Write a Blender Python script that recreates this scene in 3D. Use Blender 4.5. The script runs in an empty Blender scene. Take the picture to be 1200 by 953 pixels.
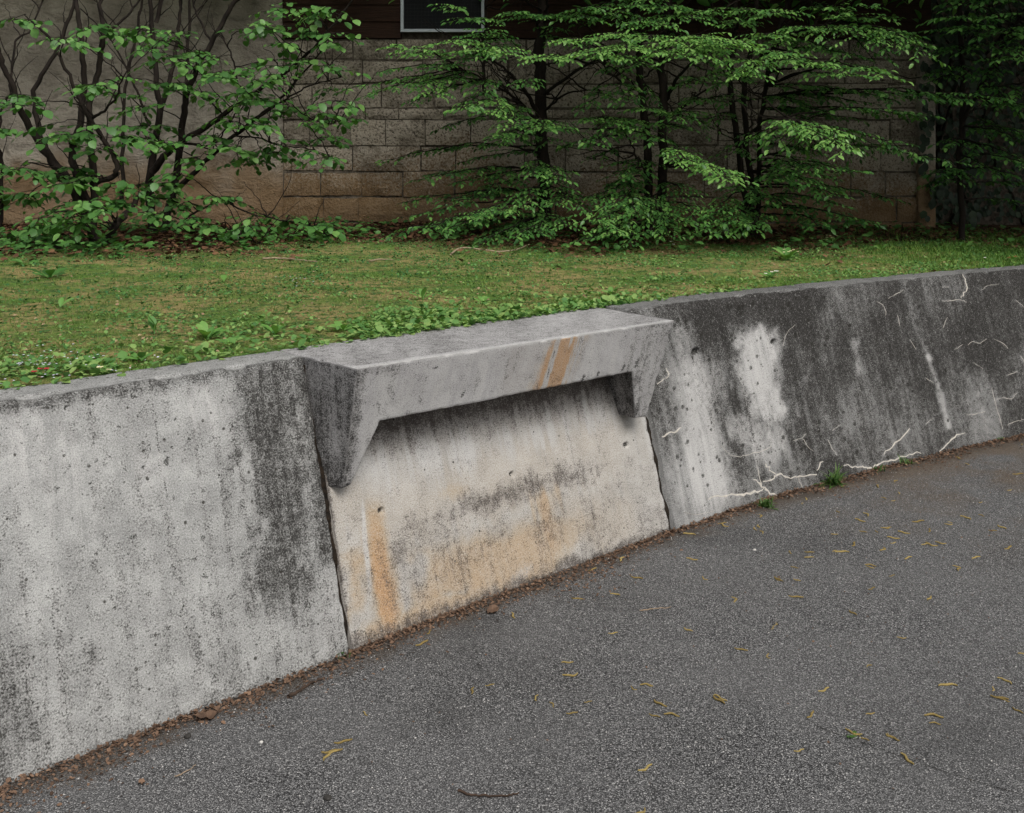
import bpy, math, random
import numpy as np
from mathutils import Vector, Matrix, noise as mnoise

# ---------------------------------------------------------------- camera, sky, sun, exposure
scene = bpy.context.scene
col = scene.collection
CAM_H, F, CX, HY = 1.6, 1250.0, 600.0, 190.0      # eye height, focal length in photo pixels, centre column, horizon row
cam = bpy.data.cameras.new('camera')
cam_ob = bpy.data.objects.new('camera', cam); col.objects.link(cam_ob)
cam_ob.location = (0, 0, CAM_H); cam_ob.rotation_euler = (math.radians(90), 0, 0)
cam.sensor_width = 36.0; cam.lens = 36.0 * F / 1200.0
cam.shift_y = -(476.5 - HY) / 1200.0
cam.clip_start = 0.05; cam.clip_end = 500
scene.camera = cam_ob

SUN_EL, SUN_AZ = math.radians(50), math.radians(152)   # azimuth measured clockwise from +Y: behind the camera, to the right
world = bpy.data.worlds.new('World'); scene.world = world; world.use_nodes = True
wt = world.node_tree; wt.nodes.clear()
sky = wt.nodes.new('ShaderNodeTexSky'); sky.sky_type = 'NISHITA'; sky.sun_disc = False
sky.sun_elevation = SUN_EL; sky.sun_rotation = SUN_AZ
sky.air_density = 1.0; sky.dust_density = 4.0; sky.ozone_density = 1.0
hs = wt.nodes.new('ShaderNodeHueSaturation'); hs.inputs['Saturation'].default_value = 0.22   # grey overcast
bg = wt.nodes.new('ShaderNodeBackground'); bg.inputs['Strength'].default_value = 0.07
wo = wt.nodes.new('ShaderNodeOutputWorld')
wt.links.new(sky.outputs[0], hs.inputs['Color']); wt.links.new(hs.outputs[0], bg.inputs['Color']); wt.links.new(bg.outputs[0], wo.inputs['Surface'])

sl = bpy.data.lights.new('sun', 'SUN'); sl.energy = 1.5; sl.angle = math.radians(28); sl.color = (1.0, 0.97, 0.93)
sun = bpy.data.objects.new('sun', sl); col.objects.link(sun)
sd = Vector((math.sin(SUN_AZ) * math.cos(SUN_EL), math.cos(SUN_AZ) * math.cos(SUN_EL), math.sin(SUN_EL)))
sun.rotation_euler = sd.to_track_quat('Z', 'Y').to_euler()

vs = scene.view_settings
vs.view_transform = 'Standard'; vs.look = 'None'; vs.gamma = 1.0; vs.use_curve_mapping = False
vs.exposure = 0.74
scene.render.engine = 'CYCLES'
scene.cycles.use_adaptive_sampling = True; scene.cycles.adaptive_threshold = 0.02
scene.cycles.max_bounces = 5; scene.cycles.diffuse_bounces = 3; scene.cycles.glossy_bounces = 2; scene.cycles.transmission_bounces = 3
scene.render.resolution_x, scene.render.resolution_y = 1024, 813

rng = np.random.default_rng(7)
random.seed(7)

# ---------------------------------------------------------------- helpers
def P(px, py, Y):                       # a place at depth Y seen at that photo pixel
    return np.array(((px - CX) * Y / F, Y, CAM_H + (HY - py) * Y / F))
def Pz(px, py, z):                      # a place at height z
    return P(px, py, F * (CAM_H - z) / (py - HY))
def pix(v):                             # (N,3) -> photo pixels, used to place stains where the wall has them
    v = np.asarray(v, float); Y = np.maximum(v[:, 1], 0.05)
    return CX + F * v[:, 0] / Y, HY - F * (v[:, 2] - CAM_H) / Y

def _h(ix, iy, iz, seed):
    n = (ix * 374761393 + iy * 668265263 + iz * 2147483647 + seed * 1274126177) & 0xFFFFFFFF
    n = ((n ^ (n >> 13)) * 1274126177) & 0xFFFFFFFF
    n = ((n ^ (n >> 16)) * 2246822519) & 0xFFFFFFFF
    return ((n ^ (n >> 15)) & 0xFFFFFF) / float(0xFFFFFF)
def vnoise(x, y, z=0.0, seed=0):
    x, y, z = np.broadcast_arrays(np.asarray(x, float), np.asarray(y, float), np.asarray(z, float))
    ix, iy, iz = np.floor(x).astype(np.int64), np.floor(y).astype(np.int64), np.floor(z).astype(np.int64)
    fx, fy, fz = x - ix, y - iy, z - iz
    fx, fy, fz = [t * t * (3 - 2 * t) for t in (fx, fy, fz)]
    r = 0
    for dx in (0, 1):
        for dy in (0, 1):
            for dz in (0, 1):
                w = (fx if dx else 1 - fx) * (fy if dy else 1 - fy) * (fz if dz else 1 - fz)
                r = r + w * _h(ix + dx, iy + dy, iz + dz, seed)
    return r
def fbm(x, y, z=0.0, oct=4, seed=0):
    a, s, t = 1.0, 0.0, 0.0
    for k in range(oct):
        f = 2.03 ** k
        s = s + a * vnoise(np.asarray(x) * f, np.asarray(y) * f, np.asarray(z) * f, seed + k * 17); t += a; a *= 0.5
    return s / t
def sstep(a, b, x):
    t = np.clip((x - a) / (b - a), 0, 1); return t * t * (3 - 2 * t)
def dseg(px, py, pts):                  # distance of pixels to a polyline
    d = np.full(np.shape(px), 1e9)
    for (ax, ay), (bx, by) in zip(pts[:-1], pts[1:]):
        vx, vy = bx - ax, by - ay; L = vx * vx + vy * vy + 1e-9
        t = np.clip(((px - ax) * vx + (py - ay) * vy) / L, 0, 1)
        d = np.minimum(d, np.hypot(px - ax - t * vx, py - ay - t * vy))
    return d

def link(o, parent=None):
    col.objects.link(o)
    if parent is not None: o.parent = parent
    return o
def tag(o, label=None, cat=None, group=None, kind=None):
    if label: o['label'] = label
    if cat: o['category'] = cat
    if group: o['group'] = group
    if kind: o['kind'] = kind
    return o
def thing(name, loc, label, cat, group=None, rz=0.0):
    o = bpy.data.objects.new(name, None); o.empty_display_size = 0.1
    o.location = tuple(loc); o.rotation_euler = (0, 0, rz)
    link(o); return tag(o, label, cat, group)
def new_mesh(name, verts, loops, totals, mat, smooth=True, attrs=None):
    verts = np.ascontiguousarray(verts, dtype=np.float32)
    loops = np.ascontiguousarray(loops, dtype=np.int32); totals = np.ascontiguousarray(totals, dtype=np.int32)
    me = bpy.data.meshes.new(name)
    me.vertices.add(len(verts)); me.vertices.foreach_set('co', verts.ravel())
    me.loops.add(len(loops)); me.loops.foreach_set('vertex_index', loops)
    me.polygons.add(len(totals))
    st = np.zeros(len(totals), np.int32); st[1:] = np.cumsum(totals)[:-1]
    me.polygons.foreach_set('loop_start', st); me.polygons.foreach_set('loop_total', totals)
    me.polygons.foreach_set('use_smooth', np.full(len(totals), smooth, bool))
    me.update(calc_edges=True)
    for k, (typ, dat) in (attrs or {}).items():
        a = me.attributes.new(k, typ, 'POINT')
        key = {'FLOAT': 'value', 'FLOAT_VECTOR': 'vector', 'FLOAT_COLOR': 'color'}[typ]
        a.data.foreach_set(key, np.ascontiguousarray(dat, dtype=np.float32).ravel())
    if mat: me.materials.append(mat)
    return me
def obj(name, me, parent=None, loc=None):
    o = bpy.data.objects.new(name, me)
    if loc is not None: o.location = tuple(loc)
    return link(o, parent)

class MB:                               # collects shapes; build() links them as one mesh object
    def __init__(s): s.v, s.l, s.t, s.n, s.r = [], [], [], 0, []
    def add(s, verts, faces, rnd=0.5):
        verts = np.asarray(verts, float).reshape(-1, 3)
        for f in faces: s.l.append(np.asarray(f) + s.n); s.t.append(len(f))
        s.v.append(verts); s.n += len(verts); s.r.append(np.full(len(verts), rnd))
    def add_np(s, verts, loops, totals, rnd):
        s.v.append(verts); s.l.append(loops + s.n); s.t.extend(totals.tolist()); s.n += len(verts); s.r.append(rnd)
    def tube(s, pts, rad, k=6, rnd=0.5, cap=True):
        pts = np.asarray(pts, float); n = len(pts)
        rad = np.broadcast_to(np.asarray(rad, float), (n,))
        tg = np.gradient(pts, axis=0); tg /= np.linalg.norm(tg, axis=1)[:, None] + 1e-9
        ref = np.array((0.31, 0.17, 0.93)) if abs(tg[0][2]) < 0.9 else np.array((1.0, 0.1, 0))
        vs_ = []
        for i in range(n):
            a = np.cross(tg[i], ref); a /= np.linalg.norm(a) + 1e-9; b = np.cross(tg[i], a)
            ref = np.cross(a, tg[i]) * 1.0
            ang = np.linspace(0, 2 * math.pi, k, endpoint=False)
            vs_.append(pts[i] + rad[i] * (np.cos(ang)[:, None] * a + np.sin(ang)[:, None] * b))
            ref = b if False else ref
        vs_ = np.concatenate(vs_)
        i, j = np.meshgrid(np.arange(n - 1), np.arange(k), indexing='ij'); j2 = (j + 1) % k
        q = np.stack((i * k + j, i * k + j2, (i + 1) * k + j2, (i + 1) * k + j), -1).reshape(-1)
        s.add_np(vs_, q, np.full((n - 1) * k, 4), np.full(len(vs_), rnd))
        if cap:
            s.l.append(np.arange(k) + s.n - len(vs_)); s.t.append(k)
            s.l.append(np.arange(k)[::-1] + s.n - k); s.t.append(k)
    def box(s, lo, hi):
        (a, b, c), (d, e, f) = lo, hi
        v = [(a, b, c), (d, b, c), (d, e, c), (a, e, c), (a, b, f), (d, b, f), (d, e, f), (a, e, f)]
        s.add(v, [(0, 3, 2, 1), (4, 5, 6, 7), (0, 1, 5, 4), (1, 2, 6, 5), (2, 3, 7, 6), (3, 0, 4, 7)])
    def build(s, name, mat, parent=None, smooth=True, origin=None):
        v = np.concatenate(s.v)
        if origin is not None: v = v - np.asarray(origin)
        me = new_mesh(name, v, np.concatenate(s.l), np.array(s.t), mat, smooth, {'rnd': ('FLOAT', np.concatenate(s.r))})
        return obj(name, me, parent)

def crom(pts, m=6):                     # Catmull-Rom through points
    pts = np.asarray(pts, float)
    if len(pts) < 3: 
        t = np.linspace(0, 1, m + 1)[:, None]; return pts[0] * (1 - t) + pts[-1] * t
    p = np.vstack((2 * pts[0] - pts[1], pts, 2 * pts[-1] - pts[-2])); out = []
    for i in range(1, len(p) - 2):
        t = np.linspace(0, 1, m, endpoint=False)[:, None]
        a, b, c, d = p[i - 1], p[i], p[i + 1], p[i + 2]
        out.append(0.5 * (2 * b + (c - a) * t + (2 * a - 5 * b + 4 * c - d) * t ** 2 + (3 * b - a - 3 * c + d) * t ** 3))
    out.append(p[-2][None]); return np.concatenate(out)

# leaves in bulk: a template (along +x, normal +z) set at many origins and directions
def leaf_template(w, fold=0.10, droop=0.18, prof=((0.0, 0.0), (0.18, 0.7), (0.45, 1.0), (0.75, 0.68), (1.0, 0.0))):
    v, idx = [], []
    for (x, k) in prof:
        z = -droop * x * x
        if k == 0: v.append((x, 0, z)); idx.append((len(v) - 1,))
        else:
            v += [(x, -w * k / 2, z + fold * w * k), (x, 0, z), (x, w * k / 2, z + fold * w * k)]; n = len(v); idx.append((n - 3, n - 2, n - 1))
    f = []
    for a, b in zip(idx[:-1], idx[1:]):
        if len(a) == 1: f += [(a[0], b[0], b[1]), (a[0], b[1], b[2])]
        elif len(b) == 1: f += [(a[0], b[0], a[1]), (a[1], b[0], a[2])]
        else: f += [(a[0], b[0], b[1], a[1]), (a[1], b[1], b[2], a[2])]
    return np.array(v, float), np.concatenate([np.array(q) for q in f]), np.array([len(q) for q in f])
LEAF_HORN = leaf_template(0.50, 0.16, 0.16)
LEAF_HAZEL = leaf_template(0.80, 0.08, 0.20, ((0, 0), (0.10, 0.62), (0.42, 1.0), (0.72, 0.80), (0.88, 0.38), (1, 0)))
LEAF_ROUND = leaf_template(0.85, 0.10, 0.05, ((0, 0), (0.3, 0.85), (0.7, 0.9), (1, 0)))
BLADE = (np.array(((0, -.5, 0), (0, .5, 0), (.6, .32, 0.0), (.6, -.32, 0.0), (1, 0, -.12)), float), np.array((0, 1, 2, 3, 3, 2, 4)), np.array((4, 3)))
LEAF_DOCK = leaf_template(0.42, 0.12, 0.25, ((0, 0.12), (0.2, 0.32), (0.45, 0.85), (0.7, 1.0), (0.9, 0.66), (1, 0)))
def leaves_mesh(name, mat, T, org, d, up, scale, rnd=None, wscale=None):
    org, d, up = [np.asarray(a, float) for a in (org, d, up)]; N = len(org); scale = np.broadcast_to(scale, (N,))
    d = d / (np.linalg.norm(d, axis=1)[:, None] + 1e-9)
    y = np.cross(up, d); y /= np.linalg.norm(y, axis=1)[:, None] + 1e-9
    z = np.cross(d, y)
    tv, tl, tt = T; n = len(tv)
    ws = np.ones(N) if wscale is None else np.broadcast_to(wscale, (N,))
    v = org[:, None] + scale[:, None, None] * (tv[None, :, 0:1] * d[:, None] + tv[None, :, 1:2] * y[:, None] * ws[:, None, None] + tv[None, :, 2:3] * z[:, None])
    loops = (tl[None] + np.arange(N)[:, None] * n).ravel(); tot = np.tile(tt, N)
    rnd = rng.random(N) if rnd is None else rnd
    return new_mesh(name, v.reshape(-1, 3), loops, tot, mat, True, {'rnd': ('FLOAT', np.repeat(rnd, n))})

# ---------------------------------------------------------------- materials
def mat_new(name):
    m = bpy.data.materials.new(name); m.use_nodes = True; nt = m.node_tree; nt.nodes.clear()
    out = nt.nodes.new('ShaderNodeOutputMaterial'); b = nt.nodes.new('ShaderNodeBsdfPrincipled')
    nt.links.new(b.outputs[0], out.inputs[0]); b.inputs['Roughness'].default_value = 0.85
    b.inputs['Specular IOR Level'].default_value = 0.3
    return m, nt, b, out
class N:                                # small node-graph writer
    def __init__(s, nt): s.nt = nt
    def _set(s, sock, v):
        if isinstance(v, bpy.types.NodeSocket): s.nt.links.new(v, sock)
        elif isinstance(v, (tuple, list)) and len(v) == 3 and sock.type == 'RGBA': sock.default_value = (*v, 1)
        else: sock.default_value = v
    def math(s, op, a, b=0.0, c=None, clamp=False):
        n = s.nt.nodes.new('ShaderNodeMath'); n.operation = op; n.use_clamp = clamp
        s._set(n.inputs[0], a); s._set(n.inputs[1], b)
        if c is not None: s._set(n.inputs[2], c)
        return n.outputs[0]
    def mix(s, f, a, b, mode='MIX'):
        n = s.nt.nodes.new('ShaderNodeMix'); n.data_type = 'RGBA'; n.blend_type = mode
        s._set(n.inputs[0], f); s._set(n.inputs[6], a); s._set(n.inputs[7], b); return n.outputs[2]
    def attr(s, name):
        n = s.nt.nodes.new('ShaderNodeAttribute'); n.attribute_name = name; return n
    def coord(s, which='Object'):
        return s.nt.nodes.new('ShaderNodeTexCoord').outputs[which]
    def mapv(s, v, scale, loc=(0, 0, 0)):
        n = s.nt.nodes.new('ShaderNodeMapping'); s._set(n.inputs[0], v); n.inputs['Scale'].default_value = scale; n.inputs['Location'].default_value = loc; return n.outputs[0]
    def noise(s, v, scale, detail=4, rough=0.55, dist=0.0):
        n = s.nt.nodes.new('ShaderNodeTexNoise'); s._set(n.inputs['Vector'], v); n.inputs['Scale'].default_value = scale
        n.inputs['Detail'].default_value = detail; n.inputs['Roughness'].default_value = rough; n.inputs['Distortion'].default_value = dist; return n.outputs[0]
    def vor(s, v, scale, feature='F1', rand=1.0):
        n = s.nt.nodes.new('ShaderNodeTexVoronoi'); n.feature = feature; s._set(n.inputs['Vector'], v); n.inputs['Scale'].default_value = scale
        n.inputs['Randomness'].default_value = rand; return n
    def ramp(s, f, *stops):
        n = s.nt.nodes.new('ShaderNodeValToRGB'); cr = n.color_ramp
        while len(cr.elements) < len(stops): cr.elements.new(0.5)
        for e, (p, c) in zip(cr.elements, stops):
            e.position = p; e.color = (c, c, c, 1) if isinstance(c, (int, float)) else (*c, 1)
        s._set(n.inputs[0], f); return n.outputs[0]
    def sep(s, c):
        n = s.nt.nodes.new('ShaderNodeSeparateColor'); s._set(n.inputs[0], c); return n.outputs
    def sepx(s, c):
        n = s.nt.nodes.new('ShaderNodeSeparateXYZ'); s._set(n.inputs[0], c); return n.outputs
    def sm(s, x, a, b):                 # smoothstep a..b
        n = s.nt.nodes.new('ShaderNodeMapRange'); n.interpolation_type = 'SMOOTHSTEP'
        s._set(n.inputs[0], x); s._set(n.inputs[1], a); s._set(n.inputs[2], b); return n.outputs[0]
    def bump(s, h, strength, dist, b):
        n = s.nt.nodes.new('ShaderNodeBump'); n.inputs['Strength'].default_value = strength; n.inputs['Distance'].default_value = dist
        s._set(n.inputs['Height'], h); s.nt.links.new(n.outputs[0], b.inputs['Normal'])

def mat_leaf(name, c1, c2, c3, trans=0.3, rough=0.5, spec=0.35):
    m, nt, b, out = mat_new(name); g = N(nt)
    r = g.attr('rnd').outputs['Fac']
    c = g.ramp(r, (0.0, c1), (0.55, c2), (1.0, c3))
    c = g.mix(g.ramp(g.noise(g.coord(), 45, 3), (0.35, 0.0), (0.75, 0.35)), c, c1)
    g._set(b.inputs['Base Color'], c); b.inputs['Roughness'].default_value = rough; b.inputs['Specular IOR Level'].default_value = spec
    t = nt.nodes.new('ShaderNodeBsdfTranslucent'); g._set(t.inputs[0], g.mix(1.0, c, (1.0, 1.15, 0.55), 'MULTIPLY'))
    mx = nt.nodes.new('ShaderNodeMixShader'); mx.inputs[0].default_value = trans
    nt.links.new(b.outputs[0], mx.inputs[1]); nt.links.new(t.outputs[0], mx.inputs[2]); nt.links.new(mx.outputs[0], out.inputs[0])
    return m
def mat_plain(name, c1, c2, scale=20, rough=0.85, bump=0.0, spec=0.25, stretch=(1, 1, 1), use_rnd=False):
    m, nt, b, out = mat_new(name); g = N(nt)
    f = g.noise(g.mapv(g.coord(), stretch), scale, 6, 0.6)
    fac = g.ramp(f, (0.3, 0.0), (0.7, 1.0))
    if use_rnd: fac = g.math('ADD', g.math('MULTIPLY', fac, 0.4), g.math('MULTIPLY', g.attr('rnd').outputs['Fac'], 0.6))
    g._set(b.inputs['Base Color'], g.mix(fac, c1, c2)); b.inputs['Roughness'].default_value = rough
    b.inputs['Specular IOR Level'].default_value = spec
    if bump: g.bump(f, 1.0, bump, b)
    return m
# ---------------------------------------------------------------- concrete
def mat_concrete(name, base_a, base_b, dark_c=(0.013, 0.012, 0.011), light_c=(0.50, 0.49, 0.475), warm=(0.42, 0.36, 0.28), pit=1.0, bump=1.0):
    m, nt, b, out = mat_new(name); g = N(nt)
    uv = g.attr('wuv').outputs['Vector']; st = g.attr('stain')
    R, G, B = g.sep(st.outputs['Color'])[:3]; A = st.outputs['Alpha']
    mid = g.noise(uv, 9, 5, 0.65); fine = g.noise(uv, 170, 3, 0.75); grit = g.noise(uv, 420, 1, 0.6)
    blot = g.noise(uv, 34, 4, 0.75, 0.6)
    streak = g.noise(g.mapv(uv, (34, 2.2, 1)), 1.0, 4, 0.6, 0.3)
    streak = g.math('ADD', g.math('MULTIPLY', g.math('SUBTRACT', streak, 0.5), g.math('SUBTRACT', 1.0, g.sepx(uv)[2])), 0.5)
    c = g.mix(g.sm(g.math('ADD', g.math('MULTIPLY', mid, 0.6), g.math('MULTIPLY', blot, 0.4)), 0.38, 0.62), base_a, base_b)
    c = g.mix(g.math('MULTIPLY', g.sm(streak, 0.45, 0.75), 0.35), c, light_c)
    c = g.mix(g.math('MULTIPLY', g.sm(streak, 0.48, 0.25), 0.30), c, tuple(x * 0.55 for x in base_a))
    # ochre and rust
    wf = g.math('MULTIPLY', B, g.math('ADD', 0.5, blot), clamp=True)
    c = g.mix(g.math('MULTIPLY', g.sm(g.math('ADD', wf, g.math('MULTIPLY', g.math('SUBTRACT', fine, 0.5), g.math('MULTIPLY', B, 1.6))), 0.05, 1.0), 0.85), c, g.mix(g.sm(B, 0.45, 1.1), warm, (0.44, 0.245, 0.10)))
    # pale wash and lime
    lf = g.math('ADD', G, g.math('MULTIPLY', g.math('SUBTRACT', streak, 0.5), 1.8))
    lf = g.math('ADD', lf, g.math('MULTIPLY', g.math('SUBTRACT', fine, 0.5), 2.6))
    lf = g.math('MULTIPLY', g.math('MULTIPLY', g.sm(lf, 0.1, 1.1), g.sm(G, 0.0, 0.35)), 0.9)
    c = g.mix(lf, c, light_c)
    # dark growth: a soaked-in film, then grains broken by fine noise
    c = g.mix(g.math('MULTIPLY', g.sm(g.math('ADD', R, g.math('MULTIPLY', g.math('SUBTRACT', streak, 0.5), 0.8)), 0.15, 1.1), 0.45), c, tuple(x * 3.5 for x in dark_c))
    df = g.math('ADD', R, g.math('MULTIPLY', g.math('SUBTRACT', fine, 0.5), 3.2))
    df = g.math('ADD', df, g.math('MULTIPLY', g.math('SUBTRACT', blot, 0.5), 2.0))
    df = g.math('ADD', df, g.math('MULTIPLY', g.math('SUBTRACT', streak, 0.5), 1.2))
    df = g.math('MULTIPLY', g.sm(df, 0.10, 1.15), g.sm(R, 0.0, 0.25))
    c = g.mix(g.math('MULTIPLY', df, 0.93), c, g.mix(mid, dark_c, tuple(x * 2.2 for x in dark_c)))
    # thin pale scratches left in the dark growth
    ws = g.noise(g.mapv(uv, (190, 95, 1)), 1.0, 3, 0.7, 1.2)
    c = g.mix(g.math('MULTIPLY', g.math('MULTIPLY', g.sm(ws, 0.57, 0.72), g.sm(R, 0.2, 0.6)), 0.65), c, light_c)
    # hard black spots
    sf = g.math('ADD', A, g.math('MULTIPLY', g.math('SUBTRACT', fine, 0.5), 3.0))
    sf = g.math('MULTIPLY', g.sm(sf, 0.3, 0.85), g.sm(A, 0.05, 0.35))
    c = g.mix(g.math('MULTIPLY', sf, 0.88), c, (0.022, 0.021, 0.018))
    # air holes
    v = g.vor(uv, 30); rr = g.sep(v.outputs['Color'])
    rad = g.math('MULTIPLY', g.sm(rr[0], 0.62, 1.0), 0.17 * pit)
    hole = g.sm(g.math('SUBTRACT', g.math('ADD', v.outputs['Distance'], g.math('MULTIPLY', g.math('SUBTRACT', fine, .5), .10)), rad), 0.015, -0.03)
    v2 = g.vor(uv, 95); r2 = g.sep(v2.outputs['Color'])
    hole2 = g.sm(g.math('SUBTRACT', v2.outputs['Distance'], g.math('MULTIPLY', g.sm(r2[1], 0.72, 1.0), 0.24 * pit)), 0.02, -0.04)
    hole = g.math('MAXIMUM', hole, g.math('MULTIPLY', hole2, 0.8))
    c = g.mix(g.math('MULTIPLY', hole, 0.85), c, (0.03, 0.027, 0.022))
    # sand grain
    c = g.mix(g.math('MULTIPLY', g.sm(grit, 0.50, 0.25), 0.34), c, (0.02, 0.02, 0.018))
    sand = g.noise(uv, 240, 2, 0.7)
    c = g.mix(g.math('MULTIPLY', g.sm(sand, 0.48, 0.34), 0.36), c, (0.035, 0.034, 0.030))
    c = g.mix(g.math('MULTIPLY', g.math('MULTIPLY', g.sm(sand, 0.52, 0.68), g.math('SUBTRACT', 1.0, df)), 0.38), c, (0.66, 0.65, 0.62))
    g._set(b.inputs['Base Color'], c); b.inputs['Roughness'].default_value = 0.95; b.inputs['Specular IOR Level'].default_value = 0.05
    h = g.math('ADD', g.math('MULTIPLY', fine, 1.2), g.math('MULTIPLY', mid, 0.8))
    h = g.math('SUBTRACT', h, g.math('MULTIPLY', hole, 1.6)); h = g.math('ADD', h, g.math('MULTIPLY', grit, 0.35))
    g.bump(h, 0.55 * bump, 0.004, b)
    return m

M_left = mat_concrete('weathered_concrete', (0.28, 0.28, 0.272), (0.42, 0.42, 0.405), dark_c=(0.012, 0.011, 0.010))
M_right = mat_concrete('blackened_concrete', (0.17, 0.17, 0.167), (0.27, 0.268, 0.262))
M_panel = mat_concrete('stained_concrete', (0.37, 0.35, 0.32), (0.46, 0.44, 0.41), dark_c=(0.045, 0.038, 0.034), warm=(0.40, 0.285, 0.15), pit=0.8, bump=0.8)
M_hood = mat_concrete('hood_concrete', (0.38, 0.37, 0.368), (0.48, 0.47, 0.466), pit=0.45, bump=0.6)
M_joint = mat_plain('joint_filler', (0.006, 0.005, 0.004), (0.030, 0.020, 0.012), 45, 0.95, 0.02)
M_lime = mat_plain('lime_crust', (0.58, 0.54, 0.48), (0.36, 0.33, 0.29), 60, 0.9, 0.003)

HT, BAT, TOPW = 0.928, 0.27, 0.17
JL, JR = np.array((-0.529, 3.478)), np.array((0.704, 4.63))
LD = JL - np.array((-1.306, 2.72)); LD /= np.linalg.norm(LD)
ND = JR - JL; NL = np.linalg.norm(ND); ND /= NL
def inn(d): return np.stack((-d[..., 1], d[..., 0]), -1)

def resample(pts, ds):
    pts = np.asarray(pts, float); L = np.concatenate(([0], np.cumsum(np.linalg.norm(np.diff(pts, axis=0), axis=1))))
    s = np.concatenate((np.arange(0, L[-1], ds), [L[-1]]))
    return np.stack([np.interp(s, L, pts[:, k]) for k in range(2)], -1), s
right_pts = crom(np.array([JR, (1.166, 5.025), (1.63, 5.36), (2.148, 5.71), (3.0, 6.25), (4.29, 7.0), (6.0, 7.85), (8.4, 8.8)]), 12)

def wall_strip(pts, s, top, topw, extra_in=0.0, rise=0.0):
    """A battered wall along pts (plan of the foot): front face, worn arris, top, back, ends. Returns verts, loops, totals, wuv, face mask."""
    d = np.gradient(pts, axis=0); d /= np.linalg.norm(d, axis=1)[:, None]; n = inn(d)
    zz = np.concatenate((np.arange(-0.06, top - 0.014, 0.0055), [top - 0.014]))
    prof = [(BAT * z / HT + extra_in, z) for z in zz]
    x0 = BAT * top / HT + extra_in
    prof += [(x0 - 0.001, top - 0.007), (x0 + 0.004, top - 0.002), (x0 + 0.012, top)]
    nf = len(prof)
    prof += [(x0 + t, top + 0.002) for t in np.linspace(0.02, topw, 16)] + [(x0 + topw, top - 0.02), (x0 + topw, 0.35), (extra_in + 0.12, -0.06)]
    prof = np.array(prof); K = len(prof); Ns = len(pts)
    V = np.zeros((Ns, K, 3)); V[:, :, :2] = pts[:, None] + n[:, None] * prof[None, :, 0:1]; V[:, :, 2] = prof[None, :, 1]
    U = np.zeros((Ns, K, 3)); U[:, :, 0] = s[:, None]
    arc = np.concatenate(([0], np.cumsum(np.hypot(*np.diff(prof, axis=0).T)))); U[:, :, 1] = arc[None]
    # uneven casting, board marks and a chipped upper arris
    f1 = fbm(U[..., 0] * 2.2, U[..., 1] * 2.2, 0, 4, 3) - 0.5
    f2 = fbm(U[..., 0] * 26, U[..., 1] * 26, 0, 3, 9) - 0.5
    disp = 0.012 * f1 + 0.0035 * f2
    V[:, :, :2] += n[:, None] * disp[..., None]
    for k, sd_ in ((0, 41), (-1, 42)):                                     # crumbled vertical arrises at the joints
        ec = np.maximum(0, fbm(U[k, :, 1] * 22, 0 * U[k, :, 1] + sd_, 0, 4, sd_) - .46) * .028
        for st, w_ in ((0, 1.0), (1, .7), (2, .35)):
            kk = k + st if k == 0 else k - st
            V[kk, :, :2] += n[kk] * (ec * w_)[:, None]
    chip = np.maximum(0, fbm(s * 16, 0.5 + 0 * s, 0, 4, 21) - 0.46) * 0.06
    for k in range(nf - 6, nf + 2):
        w = 1 - abs(k - (nf - 2)) / 6.0
        V[:, k, 2] -= chip * w; V[:, k, :2] += n * (chip * w * 0.8)[:, None]
    V[:, nf - 1:nf + 17, 2] += (fbm(U[:, nf - 1:nf + 17, 0] * 9, U[:, nf - 1:nf + 17, 1] * 9, 0, 3, 5) - 0.5) * 0.008
    i, j = np.meshgrid(np.arange(Ns - 1), np.arange(K - 1), indexing='ij')
    q = np.stack((i * K + j, (i + 1) * K + j, (i + 1) * K + j + 1, i * K + j + 1), -1).reshape(-1)
    loops = np.concatenate((q, np.arange(K)[::1], (Ns - 1) * K + np.arange(K)[::-1]))
    tot = np.concatenate((np.full((Ns - 1) * (K - 1), 4), [K, K]))
    U[:, nf:, 2] = 1.0
    return V.reshape(-1, 3), loops, tot, U.reshape(-1, 3), np.tile(np.arange(K) < nf, Ns), n.repeat(K, axis=0)

def hole_push(V, nrm, px, py, holes, depth=0.022):
    """Form-tie holes: push the surface in around each spot."""
    w = np.zeros(len(V))
    for (hx, hy, r) in holes:
        d = np.hypot(px - hx, py - hy); w = np.maximum(w, sstep(r * 1.1, r * 0.55, d))
    V[:, :2] += nrm * (w * depth)[:, None]
    return w

# --- left length of wall
s_l = np.concatenate((np.arange(-4.2, -1.55, 0.03), np.arange(-1.55, -0.004, 0.0055), [-0.004]))
pts_l = JL + LD * s_l[:, None]
V, lo, to, U, fr, nr = wall_strip(pts_l, s_l, HT, TOPW)
px, py = pix(V)
n1 = fbm(px / 60, py / 60, 0, 4, 1); n2 = fbm(px / 14, py / 22, 0, 3, 2); nsp = fbm(px / 5, py / 5, 0, 2, 4); nst = fbm((px - .17 * py) / 10, py / 130, 0, 4, 6)
R = 0.86 * sstep(95, -10, dseg(px, py, [(318, 405), (318, 500), (322, 590), (345, 690)]) + 70 * (n2 - 0.5) + 90 * (n1 - .5) + 40 * (nst - .5))
R = np.maximum(R, 0.85 * sstep(44, 0, dseg(px, py, [(352, 405), (375, 540), (385, 640)]) + 20 * (n2 - .5)))
R *= 1 - 0.75 * sstep(660, 745, py + 60 * (n1 - .5))
R = np.maximum(R, 0.55 * sstep(100, 0, px + 110 * (n1 - .5)) * sstep(660, 790, py))
R = np.maximum(R, 0.30 * sstep(0.45, 0.62, n1) * sstep(600, 800, py))
rel = py - np.interp(px, [-400, 0, 350, 420], [540, 476, 416, 404])
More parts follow.
